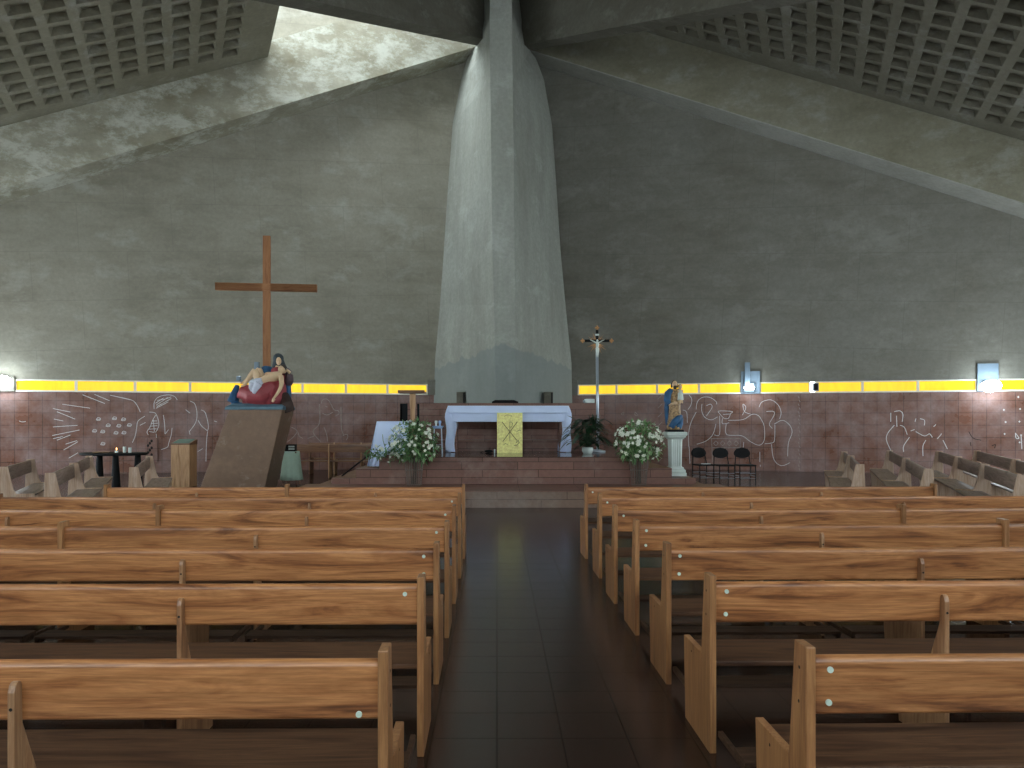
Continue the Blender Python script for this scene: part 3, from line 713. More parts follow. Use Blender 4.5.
# ------------------------------------------------------------------ lectern, small tables
le = thing('lectern', 'slender pale wooden lectern with flat dark book rest left of the altar', 'lectern', (-1.84, 16.6, PZ+.012))
mb = MB(); mb.loft([[(x*s, y*s, z) for x, y in ((-.055,-.06),(.055,-.06),(.055,.06),(-.055,.06))] for z, s in ((0,1.6),(.04,1.6),(.06,1.1),(.5,.78),(.95,.86),(1.15,1.1),(1.33,1.1))]); obj('post', mb, 'boxwood', le)
mb = MB(); mb.box((-.30,-.22,1.335),(.28,.22,1.372)); mb.box((-.30,-.235,1.36),(.28,-.21,1.40)); obj('book_rest', mb, 'darkwood', le, bevel=.005)
mb = MB(); mb.box((-.62,.0,0),(.0,.3,.0)) if False else None
sd = thing('side_chair', 'tall black chair back beside the lectern', 'chair', (-2.13, 17.4, PZ+.012))
mb = MB(); mb.box((-.09,0,0),(-.04,.05,1.12)); mb.box((-.09,.40,0),(-.04,.45,.5)); mb.box((.30,.0,0),(.35,.05,1.12)); mb.box((.30,.4,0),(.35,.45,.5)); obj('frame', mb, 'black', sd)
mb = MB(); mb.box((-.09,0,.62),(.08,.04,1.13)); obj('backrest', mb, 'black', sd)
mb = MB(); mb.box((-.09,0,.42),(.35,.45,.48)); obj('seat', mb, 'black', sd)
ct = thing('credence_table', 'side table with long white cloth falling over the platform edge on the left', 'table', (0,0,0))
mb = MB(); mb.box((-2.40,16.0,1.55),(-1.86,16.7,1.585)); mb.box((-2.38,16.05,PZ+.012),(-2.33,16.1,1.55)); mb.box((-1.95,16.05,PZ+.012),(-1.9,16.1,1.55)); mb.box((-2.38,16.6,PZ+.012),(-2.33,16.65,1.55)); mb.box((-1.95,16.6,PZ+.012),(-1.9,16.65,1.55)); obj('table_frame', mb, 'darkwood', ct)
mb = MB(); mb.box((-2.52,15.98,1.587),(-1.86,16.72,1.6)); cloth_panel(mb, ((-2.52,15.97,1.6),(-1.86,15.97,1.6)), ((-2.66,15.84,.66),(-2.46,15.84,.66)), 20, .03, freq=3, rows=10)
cloth_panel(mb, ((-2.5,15.97,1.6),(-1.86,15.97,1.6)), ((-2.5,15.93,.90),(-1.86,15.93,.90)), 30, .04, freq=6, rows=10)
cloth_panel(mb, ((-2.53,15.98,1.6),(-2.53,16.72,1.6)), ((-2.68,15.84,.66),(-2.68,16.72,.66)), 24, .03, nrmv=(-1,0,0), freq=4, rows=10)
obj('cloth', mb, 'white_cloth', ct, smooth=True)
gt = thing('cruet_table', 'small metal stand carrying a pale blue tray beside the altar', 'table', (-1.33, 17.1, PZ+.012))
mb = MB()
for x in (-.1,.1):
    for y in (-.1,.1): mb.tube([(x,y,0),(x*.8,y*.8,.56)], .008, 6)
mb.tube([(-.09,-.09,.2),(.09,-.09,.2)], .006, 6)
obj('stand', mb, 'chrome', gt)
mb = MB(); mb.lathe([(.0001,0),(.10,0),(.13,.05),(.13,.06),(.0001,.06)], 16, (0,0,.56)); obj('tray', mb, 'tray', gt, smooth=True)
for k, dx in enumerate((-.04, .045)):
    mb = MB(); mb.lathe([(.0001,0),(.028,.0),(.02,.03),(.035,.09),(.028,.12),(.0001,.12)], 12); o = obj('glass_cruet', mb, 'tray' if k else 'whitepaint', loc=(-1.33+dx, 17.1, PZ+.012+.62), smooth=True)
    tag(o, ('white' if k == 0 else 'bluish')+' glass cruet standing on the pale blue tray', 'cruet', 'cruets on the tray')

# processional crucifix
pc = thing('processional_cross', 'tall processional crucifix with gilded rays on a pale metal pole', 'crucifix', (2.35, 17.85, PZ+.012))
px_ = 17.85/760; zc = at(597, 341, 17.85).z-PZ-.012
mb = MB(); mb.tube([(0.02,0,0),(0.0,0,zc-.28)], .034, 10); mb.lathe([(.0001,0),(.2,0),(.2,.03),(.05,.06),(.0001,.06)], 16); obj('pole', mb, 'chrome', pc, smooth=True)
mb = MB(); mb.box((-.29,-.015,zc-.025),(.29,.015,zc+.035)); mb.box((-.03,-.015,zc-.35),(.03,.015,zc+.26)); obj('cross', mb, 'blackplastic', pc)
mb = MB()
for k in range(24):
    a = 2*PI*k/24+.13; L = .27 if k % 2 else .20
    if min(abs(math.sin(a)), abs(math.cos(a))) < .18: continue
    c, s = math.cos(a), math.sin(a); w = .014
    mb.loft([[(.04*c-w*s,.0,zc-.05+.04*s+w*c),(.04*c+w*s,.0,zc-.05+.04*s-w*c),(L*c,.0,zc-.05+L*s)], [(.04*c-w*s,.012,zc-.05+.04*s+w*c),(.04*c+w*s,.012,zc-.05+.04*s-w*c),(L*c,.012,zc-.05+L*s)]])
obj('rays', mb, 'rays', pc)
for (fx, fz) in ((-.34, zc+.005), (.34, zc+.005), (0, zc+.31)):
    mb = MB()
    for k in range(4):
        a = PI/2*k; mb.ball((fx+.032*math.cos(a), 0, fz+.032*math.sin(a)), (.022,.014,.022), 8, 6)
    mb.ball((fx,0,fz), (.018,.018,.018), 8, 6); obj('finial', mb, 'rays', pc, smooth=True)
mb = MB(); z = zc
mb.ball((0,-.05,z+.0), (.026,.028,.036)); mb.tube([(0,-.04,z-.03),(.005,-.045,z-.09),(-.004,-.04,z-.15),(0,-.045,z-.18)], [.026,.042,.03,.035], 10)
mb.tube([(-.03,-.04,z-.045),(-.11,-.03,z-.0),(-.17,-.025,z+.03)], [.018,.013,.009], 8); mb.tube([(.03,-.04,z-.045),(.11,-.03,z-.0),(.17,-.025,z+.03)], [.018,.013,.009], 8)
mb.tube([(-.018,-.045,z-.17),(-.02,-.065,z-.27),(-.004,-.04,z-.38)], [.026,.02,.012], 8); mb.tube([(.018,-.045,z-.17),(.022,-.065,z-.26),(.004,-.04,z-.38)], [.026,.02,.012], 8)
remesh(mb, 'corpus', 'marble', .007, 3, pc)
mb = MB(); mb.box((-.045,-.022,zc+.125),(.045,-.014,zc+.165)); obj('title_plate', mb, 'whitepaint', pc)

# white device on the backing wall
wd = thing('white_device', 'small white box lying on the stepped wall beside the crucifix pole', 'device', (0,0,0))
a, b = at(585, 399, 19.5), at(595, 404, 19.5)
mb = MB(); mb.box((a.x, 19.4, 2.052), (b.x-.02, 19.7, 2.16)); obj('case', mb, 'whitepaint', wd, bevel=.015)
mb = MB(); mb.tube([(a.x-.0, 19.5, 2.1), (a.x-.05, 19.5, 2.1)], .03, 10); obj('lens', mb, 'chrome', wd)

# ------------------------------------------------------------------ flowers
def leaf(mb, p, d, L, w, droop=.3, up=Vector((0,0,1)), segs=4, th=0):
    d = Vector(d).normalized(); side = d.cross(up)
    if side.length < 1e-3: side = Vector((1,0,0))
    side.normalize(); nrml = side.cross(d).normalized(); pts = []
    for i in range(segs+1):
        t = i/segs; c = Vector(p)+d*L*t+Vector((0,0,-1))*droop*L*t*t
        ww = w*math.sin(PI*(t*.86+.08))*(1-.3*t)
        pts.append((c-side*ww, c+nrml*-.15*ww, c+side*ww))
    vs = [q for r in pts for q in r]; fs = []
    for i in range(segs):
        for j in range(2): fs.append((i*3+j, i*3+j+1, i*3+j+4, i*3+j+3))
    mb.add(vs, fs)
def blossom_mesh():
    mb = MB()
    for k in range(6):
        a = 2*PI*k/6; leaf(mb, (0,0,0), (math.cos(a), math.sin(a), .55), .052, .02, .25, segs=3)
    for k in range(5):
        a = 2*PI*k/5+.4; leaf(mb, (0,0,.004), (math.cos(a), math.sin(a), 1.4), .036, .015, .0, segs=3)
    mb.ball((0,0,.012), .011, 6, 4)
    return mb.mesh('blossom', 'petal', True)
BL = blossom_mesh()
def bouquet(label, x, y, z, rx, rz, hz, nb, seed, trail=False, pale=False):
    r = random.Random(seed)
    t = thing('flower_vase', label, 'flowers', (x, y, z), 0, 'white flower arrangements on the altar step')
    # open wire vase, widening to the top
    mb = MB(); H = .62; rb, rt = .14, .20
    for k in range(22):
        a = 2*PI*k/22; mb.tube([(rb*math.cos(a), rb*math.sin(a), 0), (rt*math.cos(a), rt*math.sin(a), H)], .004, 5)
    for zz, rr in ((.01, rb), (H*.5, (rb+rt)/2), (H, rt)):
        mb.tube([(rr*math.cos(2*PI*k/20), rr*math.sin(2*PI*k/20), zz) for k in range(21)], .006, 5, cap=False)
    obj('vase', mb, 'glass', t)
    mb = MB()
    for k in range(16):
        a = r.random()*2*PI; q = r.random()*.08; mb.tube([(q*math.cos(a), q*math.sin(a), .03), (1.5*q*math.cos(a+.5), 1.5*q*math.sin(a+.5), H+.1)], .005, 5)
    obj('stems', mb, 'stem', t)
    cz = hz
    mb = MB(); mp = MB()
    for k in range(1300):
        v = Vector((r.gauss(0,1), r.gauss(0,1), r.gauss(0,1))).normalized(); q = r.random()**.45
        p = Vector((v.x*rx*q, v.y*rx*.8*q, cz+v.z*rz*q))
        if p.z < H-.06 and math.hypot(p.x, p.y) < .17: continue
        dd = v+Vector((r.gauss(0,.6), r.gauss(0,.6), r.gauss(0,.5)))
        leaf(mp if (r.random() < (.55 if pale else .35)) else mb, p, dd, r.uniform(.06,.13), r.uniform(.014,.032), r.uniform(0,.5), segs=3)
    if trail:
        for k in range(170):
            tt = r.random(); p = Vector((-.28-.62*tt+r.gauss(0,.06), r.gauss(-.05,.08), cz-.22-.02*tt+r.gauss(0,.10)*(1.25-tt)))
            leaf(mb, p, (r.gauss(-.5,.7), r.gauss(0,.6), r.gauss(.2,.7)), r.uniform(.06,.13), r.uniform(.015,.03), r.uniform(0,.5), segs=3)
        mb.tube([(-.2,0,cz-.2),(-.55,-.03,cz-.22),(-.62,-.03,cz+.02),(-.63,-.02,cz+.14)], .006, 5)
        mb.tube([(-.2,0,cz-.25),(-.9,-.03,cz-.16)], .006, 5)
    obj('foliage', mb, 'leaf', t); obj('pale_foliage', mp, 'leafpale', t)
    for k in range(nb):
        v = Vector((r.gauss(0,1), -abs(r.gauss(0,1))*1.2, r.gauss(.25,.9))).normalized()
        if k % 4 == 0: v.y = -v.y
        p = Vector((v.x*rx*.98, v.y*rx*.82, cz+v.z*rz*.96))
        if trail and k % 6 == 0: p = Vector((-.28-.45*r.random(), -.14, cz-.2+r.gauss(0,.08)))
        o = bpy.data.objects.new('blossom', BL); C.objects.link(o); o.parent = t; o.location = p
        o.rotation_euler = v.to_track_quat('Z', 'Y').to_euler(); s = r.uniform(.6,1.4); o.scale = (s, s, s)
    return t
def P2(px, py, Y): q = at(px, py, Y); return q
bx = (414-VX)*15.25/F; bouquet('round white flower arrangement with trailing green sprig, left of the altar', bx, 15.27, .316, .50, .43, 1.18-.316+.02, 78, 3, trail=True)
bx = (639-VX)*15.25/F; bouquet('round white flower arrangement on the step right of the altar', bx, 15.27, .316, .50, .42, 1.18-.316+.02, 92, 8, pale=True)
# dark leafy plant in a white pot
pp = thing('potted_plant', 'dark leafy plant in a white pot right of the altar', 'plant', (2.02, 16.95, PZ+.012))
mb = MB(); mb.lathe([(.0001,0),(.09,0),(.13,.07),(.12,.15),(.10,.15),(.10,.11),(.0001,.11)], 20); obj('pot', mb, 'whitepaint', pp, smooth=True)
mb = MB(); ms = MB(); r = random.Random(12)
for k in range(120):
    a = r.random()*2*PI; el = r.uniform(.1,1.5); h = r.uniform(.02,.62)
    reach = r.uniform(.05,.42)*(1.1-h*.5)
    p = Vector((reach*math.cos(a)+.1*(r.random()-.3), reach*math.sin(a)*.7, .16+h))
    if k % 2: ms.tube([(0,0,.12), (p.x*.4, p.y*.4, .12+(p.z-.12)*.7), p], .006, 5)
    leaf(mb, p, (math.cos(a), math.sin(a)*.7, r.uniform(-.4,.9)), r.uniform(.18,.30), r.uniform(.05,.085), r.uniform(.2,.9), segs=5)
for k, (dx, dz) in enumerate(((-.42,.48),(-.5,.30),(-.36,.36),(-.5,.12),(-.28,.6),(.3,.3),(.28,.5))):
    ms.tube([(0,0,.12), (dx*.4, -.05, dz+.12), (dx*.8, -.08, dz+.16)], .006, 5)
    leaf(mb, (dx*.8,-.08,dz+.16), (math.copysign(1, dx), -.2, -.1), .26, .05, .8, segs=5)
for k in range(4):
    leaf(mb, (.12+.02*k,-.02,.62), (.25*(k-1.5), -.1, 1), .32, .05, .15, segs=5)
obj('stems', ms, 'leafdark', pp); obj('leaves', mb, 'leafdark', pp, smooth=True)

# ------------------------------------------------------------------ statue of a bearded saint with child on white pedestal
sx_, sy_ = (674.5-VX)*16.3/F, 16.3
pd = thing('column_pedestal', 'white moulded column pedestal standing on the right side steps', 'pedestal', (sx_+.01, sy_, .435))
mb = MB()
sq = lambda h, z: [(-h,-h,z),(h,-h,z),(h,h,z),(-h,h,z)]
mb.loft([sq(.20,0),sq(.20,.07),sq(.185,.08),sq(.185,.13),sq(.16,.15),sq(.15,.19)]); obj('plinth', mb, 'marble', pd)
mb = MB(); 
rings = []
for z, rr in ((.19,.135),(.22,.125),(.72,.135),(.78,.14)):
    ring = []
    for k in range(40):
        a = 2*PI*k/40; c, s = math.cos(a), math.sin(a); m = max(abs(c), abs(s)); q = rr/m*(.93+.05*math.cos(k*PI))
        ring.append((q*c, q*s, z))
    rings.append(ring)
mb.loft(rings); obj('shaft', mb, 'marble', pd)
mb = MB(); mb.loft([sq(.14,.78),sq(.155,.80),sq(.19,.83),sq(.19,.85),sq(.215,.87),sq(.215,.93),sq(.20,.94)]); obj('capital', mb, 'marble', pd)
ss = thing('saint_statue', 'painted statue of a bearded man in blue and gold robes holding a child', 'statue', (sx_, sy_, 1.37))
K = 16.3/F      # metres per picture pixel; statue about 1.1 m tall
mb = MB(); mb.box((-.17,-.15,0),(.17,.15,.05)); obj('statue_base', mb, 'black', ss, bevel=.01)
def fold(k, n, z): return 1+.07*math.sin(k*2*PI/n*7+z*4)
mb = MB(); mb.lathe([(.15,.05),(.16,.10),(.145,.25),(.125,.45),(.12,.6),(.14,.78),(.11,.88),(.05,.93)], 36, sy=.8, fold=fold); remesh(mb, 'robe', 'robegold', .011, 3, ss)
mb = MB(); mb.ball((.0,-.02,1.02), (.055,.065,.08), 16, 12); mb.tube([(0,0,.9),(0,-.005,.99)], .032, 10); mb.ball((0,-.085,1.01), (.012,.016,.018)); mb.ball((-.05,-.01,1.015),(.008,.016,.022)); mb.ball((.05,-.01,1.015),(.008,.016,.022))
remesh(mb, 'head', 'skin', .007, 3, ss)
mb = MB(); mb.ball((0,.012,1.045), (.062,.068,.072), 14, 10); mb.ball((0,-.055,.965), (.04,.035,.05), 12, 8); mb.tube([(-.055,.02,1.04),(-.06,.02,.95)], .022, 8); mb.tube([(.055,.02,1.04),(.06,.02,.95)], .022, 8); remesh(mb, 'hair', 'hair', .008, 3, ss)
# blue mantle: over the right shoulder, swept to the hem
mb = MB()
mb.tube([(-.06,-.02,.90),(-.14,-.02,.82),(-.17,-.06,.68),(-.14,-.12,.57)], [.07,.085,.075,.05], 12)
mb.tube([(.06,0,.90),(.12,.02,.83),(.14,.03,.7)], [.06,.07,.06], 12)
mb.tube([(-.13,.03,.80),(-.15,.06,.5),(-.12,.08,.2),(-.1,.08,.1)], [.06,.06,.06,.05], 10)
mb.tube([(.14,-.03,.34),(.05,-.12,.30),(-.03,-.13,.22),(-.10,-.11,.10)], [.04,.06,.07,.07], 10); mb.tube([(.14,-.06,.30),(.10,-.11,.18),(.06,-.12,.08)], [.04,.06,.06], 10)
remesh(mb, 'mantle', 'blue', .011, 4, ss)
mb = MB(); mb.tube([(-.14,-.12,.57),(-.08,-.17,.60),(-.03,-.18,.62)], [.035,.03,.022], 10)
for k in range(4): mb.tube([(-.03,-.18,.635-.014*k),(.0,-.192,.64-.014*k),(.018,-.185,.642-.014*k)], [.009,.008,.006], 6)
mb.tube([(-.045,-.18,.63),(-.03,-.19,.66)], [.009,.006], 6)
mb.tube([(.13,-.02,.66),(.09,-.12,.64),(.06,-.15,.65)], [.04,.032,.02], 10)
remesh(mb, 'hands', 'skin', .006, 1, ss)
mb = MB(); mb.tube([(-.1,-.13,.10),(-.12,-.16,.075)], [.03,.025], 8); mb.tube([(.05,-.13,.10),(.05,-.17,.075)], [.03,.025], 8); remesh(mb, 'feet', 'skin', .008, 2, ss)
mb = MB(); mb.ball((.10,-.09,.96), (.042,.045,.05), 14, 10); mb.ball((.10,-.13,.955),(.008,.01,.01)); mb.tube([(.10,-.08,.92),(.10,-.08,.9)], .02, 8)
mb.tube([(.07,-.1,.85),(.03,-.15,.88)], [.02,.014], 8); mb.tube([(.13,-.1,.85),(.15,-.15,.9)], [.02,.014], 8); mb.tube([(.09,-.14,.68),(.08,-.17,.60)], [.022,.016], 8); mb.tube([(.12,-.14,.68),(.13,-.17,.61)], [.022,.016], 8)
remesh(mb, 'child_body', 'skin', .007, 2, ss)
mb = MB(); mb.tube([(.10,-.08,.90),(.10,-.09,.80),(.105,-.11,.68)], [.04,.06,.065], 12); remesh(mb, 'child_tunic', 'marble', .009, 3, ss)
mb = MB(); mb.ball((.10,-.075,.975), (.046,.046,.042), 12, 8); obj('child_hair', mb, 'hair', ss, smooth=True)

# ------------------------------------------------------------------ slanted pedestal, pieta, wooden cross
pe = thing('slanted_pedestal', 'large brown pedestal slanting to the right under the painted sculpture', 'pedestal')
y0, y1 = 17.5, 18.5
mb = MB(); bl, br_ = -6.86, -5.36; tl, tr = -6.17, -4.94; zt = 1.86
mb.loft([[(bl,y0,0),(br_,y0,0),(br_,y1,0),(bl,y1,0)], [(tl,y0,zt),(tr,y0,zt),(tr,y1,zt),(tl,y1,zt)]]); obj('body', mb, 'ped', pe, bevel=.012)
pi_ = thing('pieta_sculpture', 'painted sculpture of a seated woman in blue holding a dead man on a crimson lap', 'sculpture', (0,0,0))
PY = 17.95; k_ = PY/F/10.97
def q(cx, cy, dy=0): return Vector(((222+cx/10.97-VX)*(PY+dy)/F, PY+dy, EYE-(344+cy/10.97-HY)*(PY+dy)/F))
mb = MB()
zb = 1.862; a = q(15, 0).x; b = q(670, 0).x
mb.loft([[(tl-.10,17.47,zb),(tr+.02,17.47,zb),(tr+.02,18.52,zb),(tl-.10,18.52,zb)], [(tl-.08,17.48,zb+.07),(tr+.02,17.48,zb+.07),(tr+.02,18.52,zb+.07),(tl-.02,18.52,zb+.07)], [(tl+.06,17.62,zb+.15),(tr-.08,17.62,zb+.13),(tr-.08,18.45,zb+.13),(tl+.06,18.45,zb+.15)]]); obj('rocky_base', mb, 'paleblue', pi_, bevel=.01)
mb = MB()   # crimson robe: wide lap swept over the knees
mb.tube([q(230,520,-.12), q(330,560,-.22), q(450,560,-.25), q(560,470,-.2), q(600,420,-.1)], [.17,.24,.27,.24,.16], 14)
mb.tube([q(280,590,-.16), q(400,620,-.22), q(520,610,-.22), q(640,600,-.05)], [.14,.17,.19,.15], 14)
mb.tube([q(235,540,-.1), q(225,600,-.12)], [.14,.14], 12); mb.tube([q(230,640,-.1), q(420,650,-.15)], [.06,.08], 10); mb.tube([q(620,330,.05), q(640,500,.05), q(650,620,.0)], [.16,.2,.16], 14)
for kk in range(6):
    x0_ = 300+kk*45; mb.tube([q(x0_+60,430+abs(3-kk)*8,-.36), q(x0_+20,540,-.46), q(x0_-30+kk*10,640,-.36)], [.015,.028,.018], 6)
remesh(mb, 'crimson_robe', 'red', .02, 3, pi_)
mb = MB()   # blue mantle
mb.tube([q(520,300,.08), q(480,290,-.02), q(500,330,-.04)], [.13,.13,.09], 12); mb.tube([q(590,260,.1), q(620,330,.12), q(640,450,.15)], [.14,.2,.22], 12)
remesh(mb, 'blue_mantle', 'blue', .018, 4, pi_); mb = MB()
mb.tube([q(725,440,.02), q(728,540,.02), q(722,620,.0)], [.07,.075,.08], 10); remesh(mb, 'mantle_fold', 'blue', .018, 4, pi_); mb = MB()
mb.tube([q(170,450,-.02), q(145,540,-.06), q(120,640,-.1)], [.05,.10,.14], 10); mb.tube([q(110,650,-.1), q(220,660,-.15)], [.06,.04], 8)
remesh(mb, 'mantle_hem', 'blue', .018, 4, pi_)
mb = MB()
mb.tube([q(740,330,-.02), q(735,400,.0), q(725,450,.02)], [.085,.11,.09], 12); mb.tube([q(700,280,.04), q(740,320,.02)], [.07,.08], 10)
remesh(mb, 'plum_sleeve', 'plum', .016, 4, pi_)
mb = MB()
mb.tube([q(680,560,.0), q(710,660,-.12), q(740,745,-.1)], [.13,.15,.13], 12)
remesh(mb, 'brown_drape', 'browncloth', .018, 4, pi_)
mb = MB()
mb.ball(q(618,165,.05), (.13,.12,.14), 16, 12); mb.tube([q(600,180,.04), q(578,240,.02), q(575,300,-.02)], [.08,.06,.04], 10); mb.tube([q(640,180,.04), q(680,240,.03), q(715,290,.0)], [.08,.05,.035], 10)
mb.tube([q(615,160,.08), q(615,300,.12)], [.1,.15], 12)
remesh(mb, 'veil', 'veil', .014, 3, pi_)
mb = MB()
mb.ball(q(622,188,-.085), (.062,.06,.095), 16, 12); mb.ball(q(624,192,-.15), (.014,.02,.028)); mb.tube([q(612,240,-.04), q(605,275,-.05)], [.05,.06], 10); mb.ball(q(612,182,-.14),(.012,.008,.008)); mb.ball(q(634,182,-.14),(.012,.008,.008)); mb.ball(q(620,215,-.135),(.02,.012,.008))
remesh(mb, 'face', 'skin', .009, 2, pi_)
mb = MB(); mb.tube([q(560,300,-.06), q(600,290,-.12), q(660,300,-.1)], [.08,.09,.07], 12); remesh(mb, 'crimson_bodice', 'red', .016, 4, pi_)
mb = MB()   # woman's hands
mb.tube([q(745,315,-.06), q(722,295,-.1), q(700,290,-.12)], [.04,.035,.03], 10)
for kk in range(4): mb.tube([q(702,280+kk*11,-.13), q(684,286+kk*11,-.15), q(672,296+kk*9,-.14)], [.014,.012,.009], 6)
mb.tube([q(712,280,-.13), q(704,262,-.15)], [.014,.01], 6)
mb.tube([q(480,330,-.1), q(500,320,-.16), q(520,318,-.18)], [.04,.03,.024], 8)
for kk in range(4): mb.tube([q(520,308+kk*10,-.18), q(538,312+kk*10,-.19)], [.012,.009], 6)
remesh(mb, 'hands', 'skin', .009, 1, pi_)
mb = MB()   # dead man's body lying across the lap
mb.ball(q(655,278,-.22), (.085,.085,.095), 14, 10); mb.ball(q(648,262,-.30), (.015,.02,.015)); mb.tube([q(650,300,-.22), q(630,330,-.24)], [.05,.06], 10)
mb.tube([q(640,345,-.27), q(560,360,-.32), q(490,385,-.34), q(430,420,-.32), q(380,450,-.3)], [.10,.12,.105,.10,.11], 16)
mb.tube([q(645,350,-.34), q(655,430,-.42), q(640,490,-.46), q(600,555,-.48), q(572,590,-.48)], [.065,.055,.045,.036,.026], 12)
mb.tube([q(572,590,-.48), q(560,612,-.49)], [.032,.03], 10)
for kk in range(4): mb.tube([q(550+kk*10,612,-.50), q(545+kk*9,632,-.50), q(548+kk*8,646-abs(kk-1.5)*4,-.495)], [.012,.011,.008], 6)
mb.tube([q(575,600,-.50), q(590,618,-.52)], [.012,.009], 6)
mb.tube([q(400,440,-.3), q(385,350,-.28), q(365,285,-.26)], [.10,.085,.07], 14); mb.tube([q(365,285,-.26), q(310,350,-.28), q(265,420,-.3), q(245,450,-.3)], [.07,.062,.045,.035], 12); mb.tube([q(245,450,-.3), q(205,470,-.34)], [.035,.022], 8)
mb.tube([q(420,440,-.2), q(430,340,-.14), q(410,275,-.1)], [.09,.075,.06], 12); mb.tube([q(410,275,-.1), q(330,340,-.12), q(240,420,-.16)], [.06,.055,.035], 12); mb.tube([q(240,420,-.16), q(200,435,-.2)], [.035,.02], 8)
remesh(mb, 'reclining_body', 'skin', .012, 3, pi_)
mb = MB(); mb.ball(q(668,262,-.19), (.085,.09,.085), 12, 8); remesh(mb, 'man_hair', 'hair', .012, 2, pi_)
mb = MB(); mb.tube([q(450,405,-.38), q(390,430,-.36), q(310,440,-.36)], [.075,.125,.085], 12); mb.tube([q(400,440,-.42), q(365,500,-.48), q(350,545,-.48)], [.10,.075,.04], 10); mb.tube([q(330,440,-.42), q(320,480,-.46), q(330,520,-.47)], [.08,.06,.03], 10); remesh(mb, 'loincloth', 'loin', .013, 3, pi_)

wc = thing('wooden_cross', 'tall plain brown wooden cross rising behind the painted sculpture', 'cross', ((266.8-VX)*18.8/F, 18.8, 0), .12)
mb = MB(); mb.box((-.09,-.05,0),(.09,.05,at(0,236,18.8).z)); obj('upright', mb, 'cross', wc, bevel=.006)
zb_ = at(0,287.5,18.8).z; mb = MB(); mb.box((-1.22,-.075,zb_-.09),(1.22,-.051,zb_+.09)); mb.box((-1.22,-.075,zb_-.09),(-.096,.05,zb_+.09)); mb.box((.096,-.075,zb_-.09),(1.22,.05,zb_+.09)); obj('crossbeam', mb, wood('crossbeam_wood', dark=(.24,.09,.03), mid=(.36,.145,.05), light=(.42,.19,.07), rough=.6, coat=0), wc, bevel=.004)

# lamp behind the sculpture that washes the wall
sl = thing('spot_lamp', 'small blue-grey lamp on a post behind the painted sculpture', 'lamp', (-5.92, 18.75, 0))
mb = MB(); mb.box((-.03,-.02,0),(.03,.02,2.7)); obj('post', mb, 'lampmetal', sl)
mb = MB(); mb.box((-.055,-.06,2.75),(.055,.06,3.05)); obj('housing', mb, 'lampmetal', sl, bevel=.01)
mb = MB(); mb.box((-.40,-.02,2.55),(-.03,.02,2.6)); obj('arm', mb, 'lampmetal', sl)
mb = MB(); mb.box((-.50,-.05,2.58),(-.40,.05,2.70)); obj('lamp_head', mb, 'lampmetal', sl, bevel=.015)
mb = MB(); mb.box((-.49,.051,2.59),(-.41,.058,2.69)); obj('lens', mb, 'lamp_small', sl)

# ------------------------------------------------------------------ left furniture
ob = thing('offering_box', 'upright slatted wooden box with a sloping glass top, left of the slanted pedestal', 'box', (-7.66, 18.6, 0), -.06)
mb = MB()
for k in range(5):
    a = -.23+k*.092; mb.box((a+.002,-.2,0),(a+.090,-.18,1.02))
mb.box((-.23,-.178,0),(.23,.2,1.02)); obj('body', mb, 'boxwood', ob)
mb = MB(); mb.loft([[(-.24,-.21,1.02),(.24,-.21,1.02),(.24,.21,1.02),(-.24,.21,1.02)], [(-.24,-.21,1.05),(.24,-.21,1.05),(.24,.21,1.15),(-.24,.21,1.15)]]); obj('sloping_lid', mb, 'darkwood', ob)
mb = MB(); mb.loft([[(-.2,-.17,1.062),(.2,-.17,1.062),(.2,.17,1.144),(-.2,.17,1.144)], [(-.2,-.17,1.068),(.2,-.17,1.068),(.2,.17,1.15),(-.2,.17,1.15)]]); obj('glass_top', mb, plain('green_glass', (.14,.24,.20), .15), ob)
tb = thing('black_table', 'black oval table with tapering legs by the left wall', 'table', (-8.98, 17.8, 0))
mb = MB(); mb.lathe([(.0001,0),(.74,0),(.78,.02),(.78,.05),(.76,.06),(.0001,.06)], 36, (0,0,.80), sy=.55); obj('tabletop', mb, 'black', tb)
for (lx, ly) in ((-.40,.12),(.15,-.2),(.52,.12)):
    mb = MB(); mb.tube([(lx,ly,0),(lx*.98,ly,.80)], [.11,.065], 14); obj('leg', mb, 'black', tb, smooth=False)
for k, (dx, dy, lab, hh, fl) in enumerate(((.02,-.1,'short lit candle with orange flame on the black table',.05,True),(.18,-.05,'white pillar candle at the centre of the candles on the black table',.14,False),(.33,-.1,'white pillar candle nearest the right end of the black table',.12,False))):
    c = thing('candle', lab, 'candle', (-8.98+dx+.1, 17.8+dy, .861), group='candles on the black table')
    mb = MB(); mb.lathe([(.0001,0),(.035,0),(.035,hh),(.0001,hh)], 12); obj('wax', mb, 'whitepaint', c, smooth=False)
    mb = MB(); mb.tube([(0,0,hh),(0,0,hh+.02)], .003, 5); obj('wick', mb, 'hole', c)
    if fl: mb = MB(); mb.ball((0,0,hh+.04), (.012,.012,.03), 8, 6); obj('flame', mb, 'flame', c, smooth=True)
mb = MB(); mb.lathe([(.0001,0),(.16,0),(.2,.02),(.0001,.015)], 20); o = obj('shallow_dish', mb, 'boxwood', loc=(-9.25,17.75,.861)); tag(o, 'shallow yellowish dish on the left of the black table', 'dish')
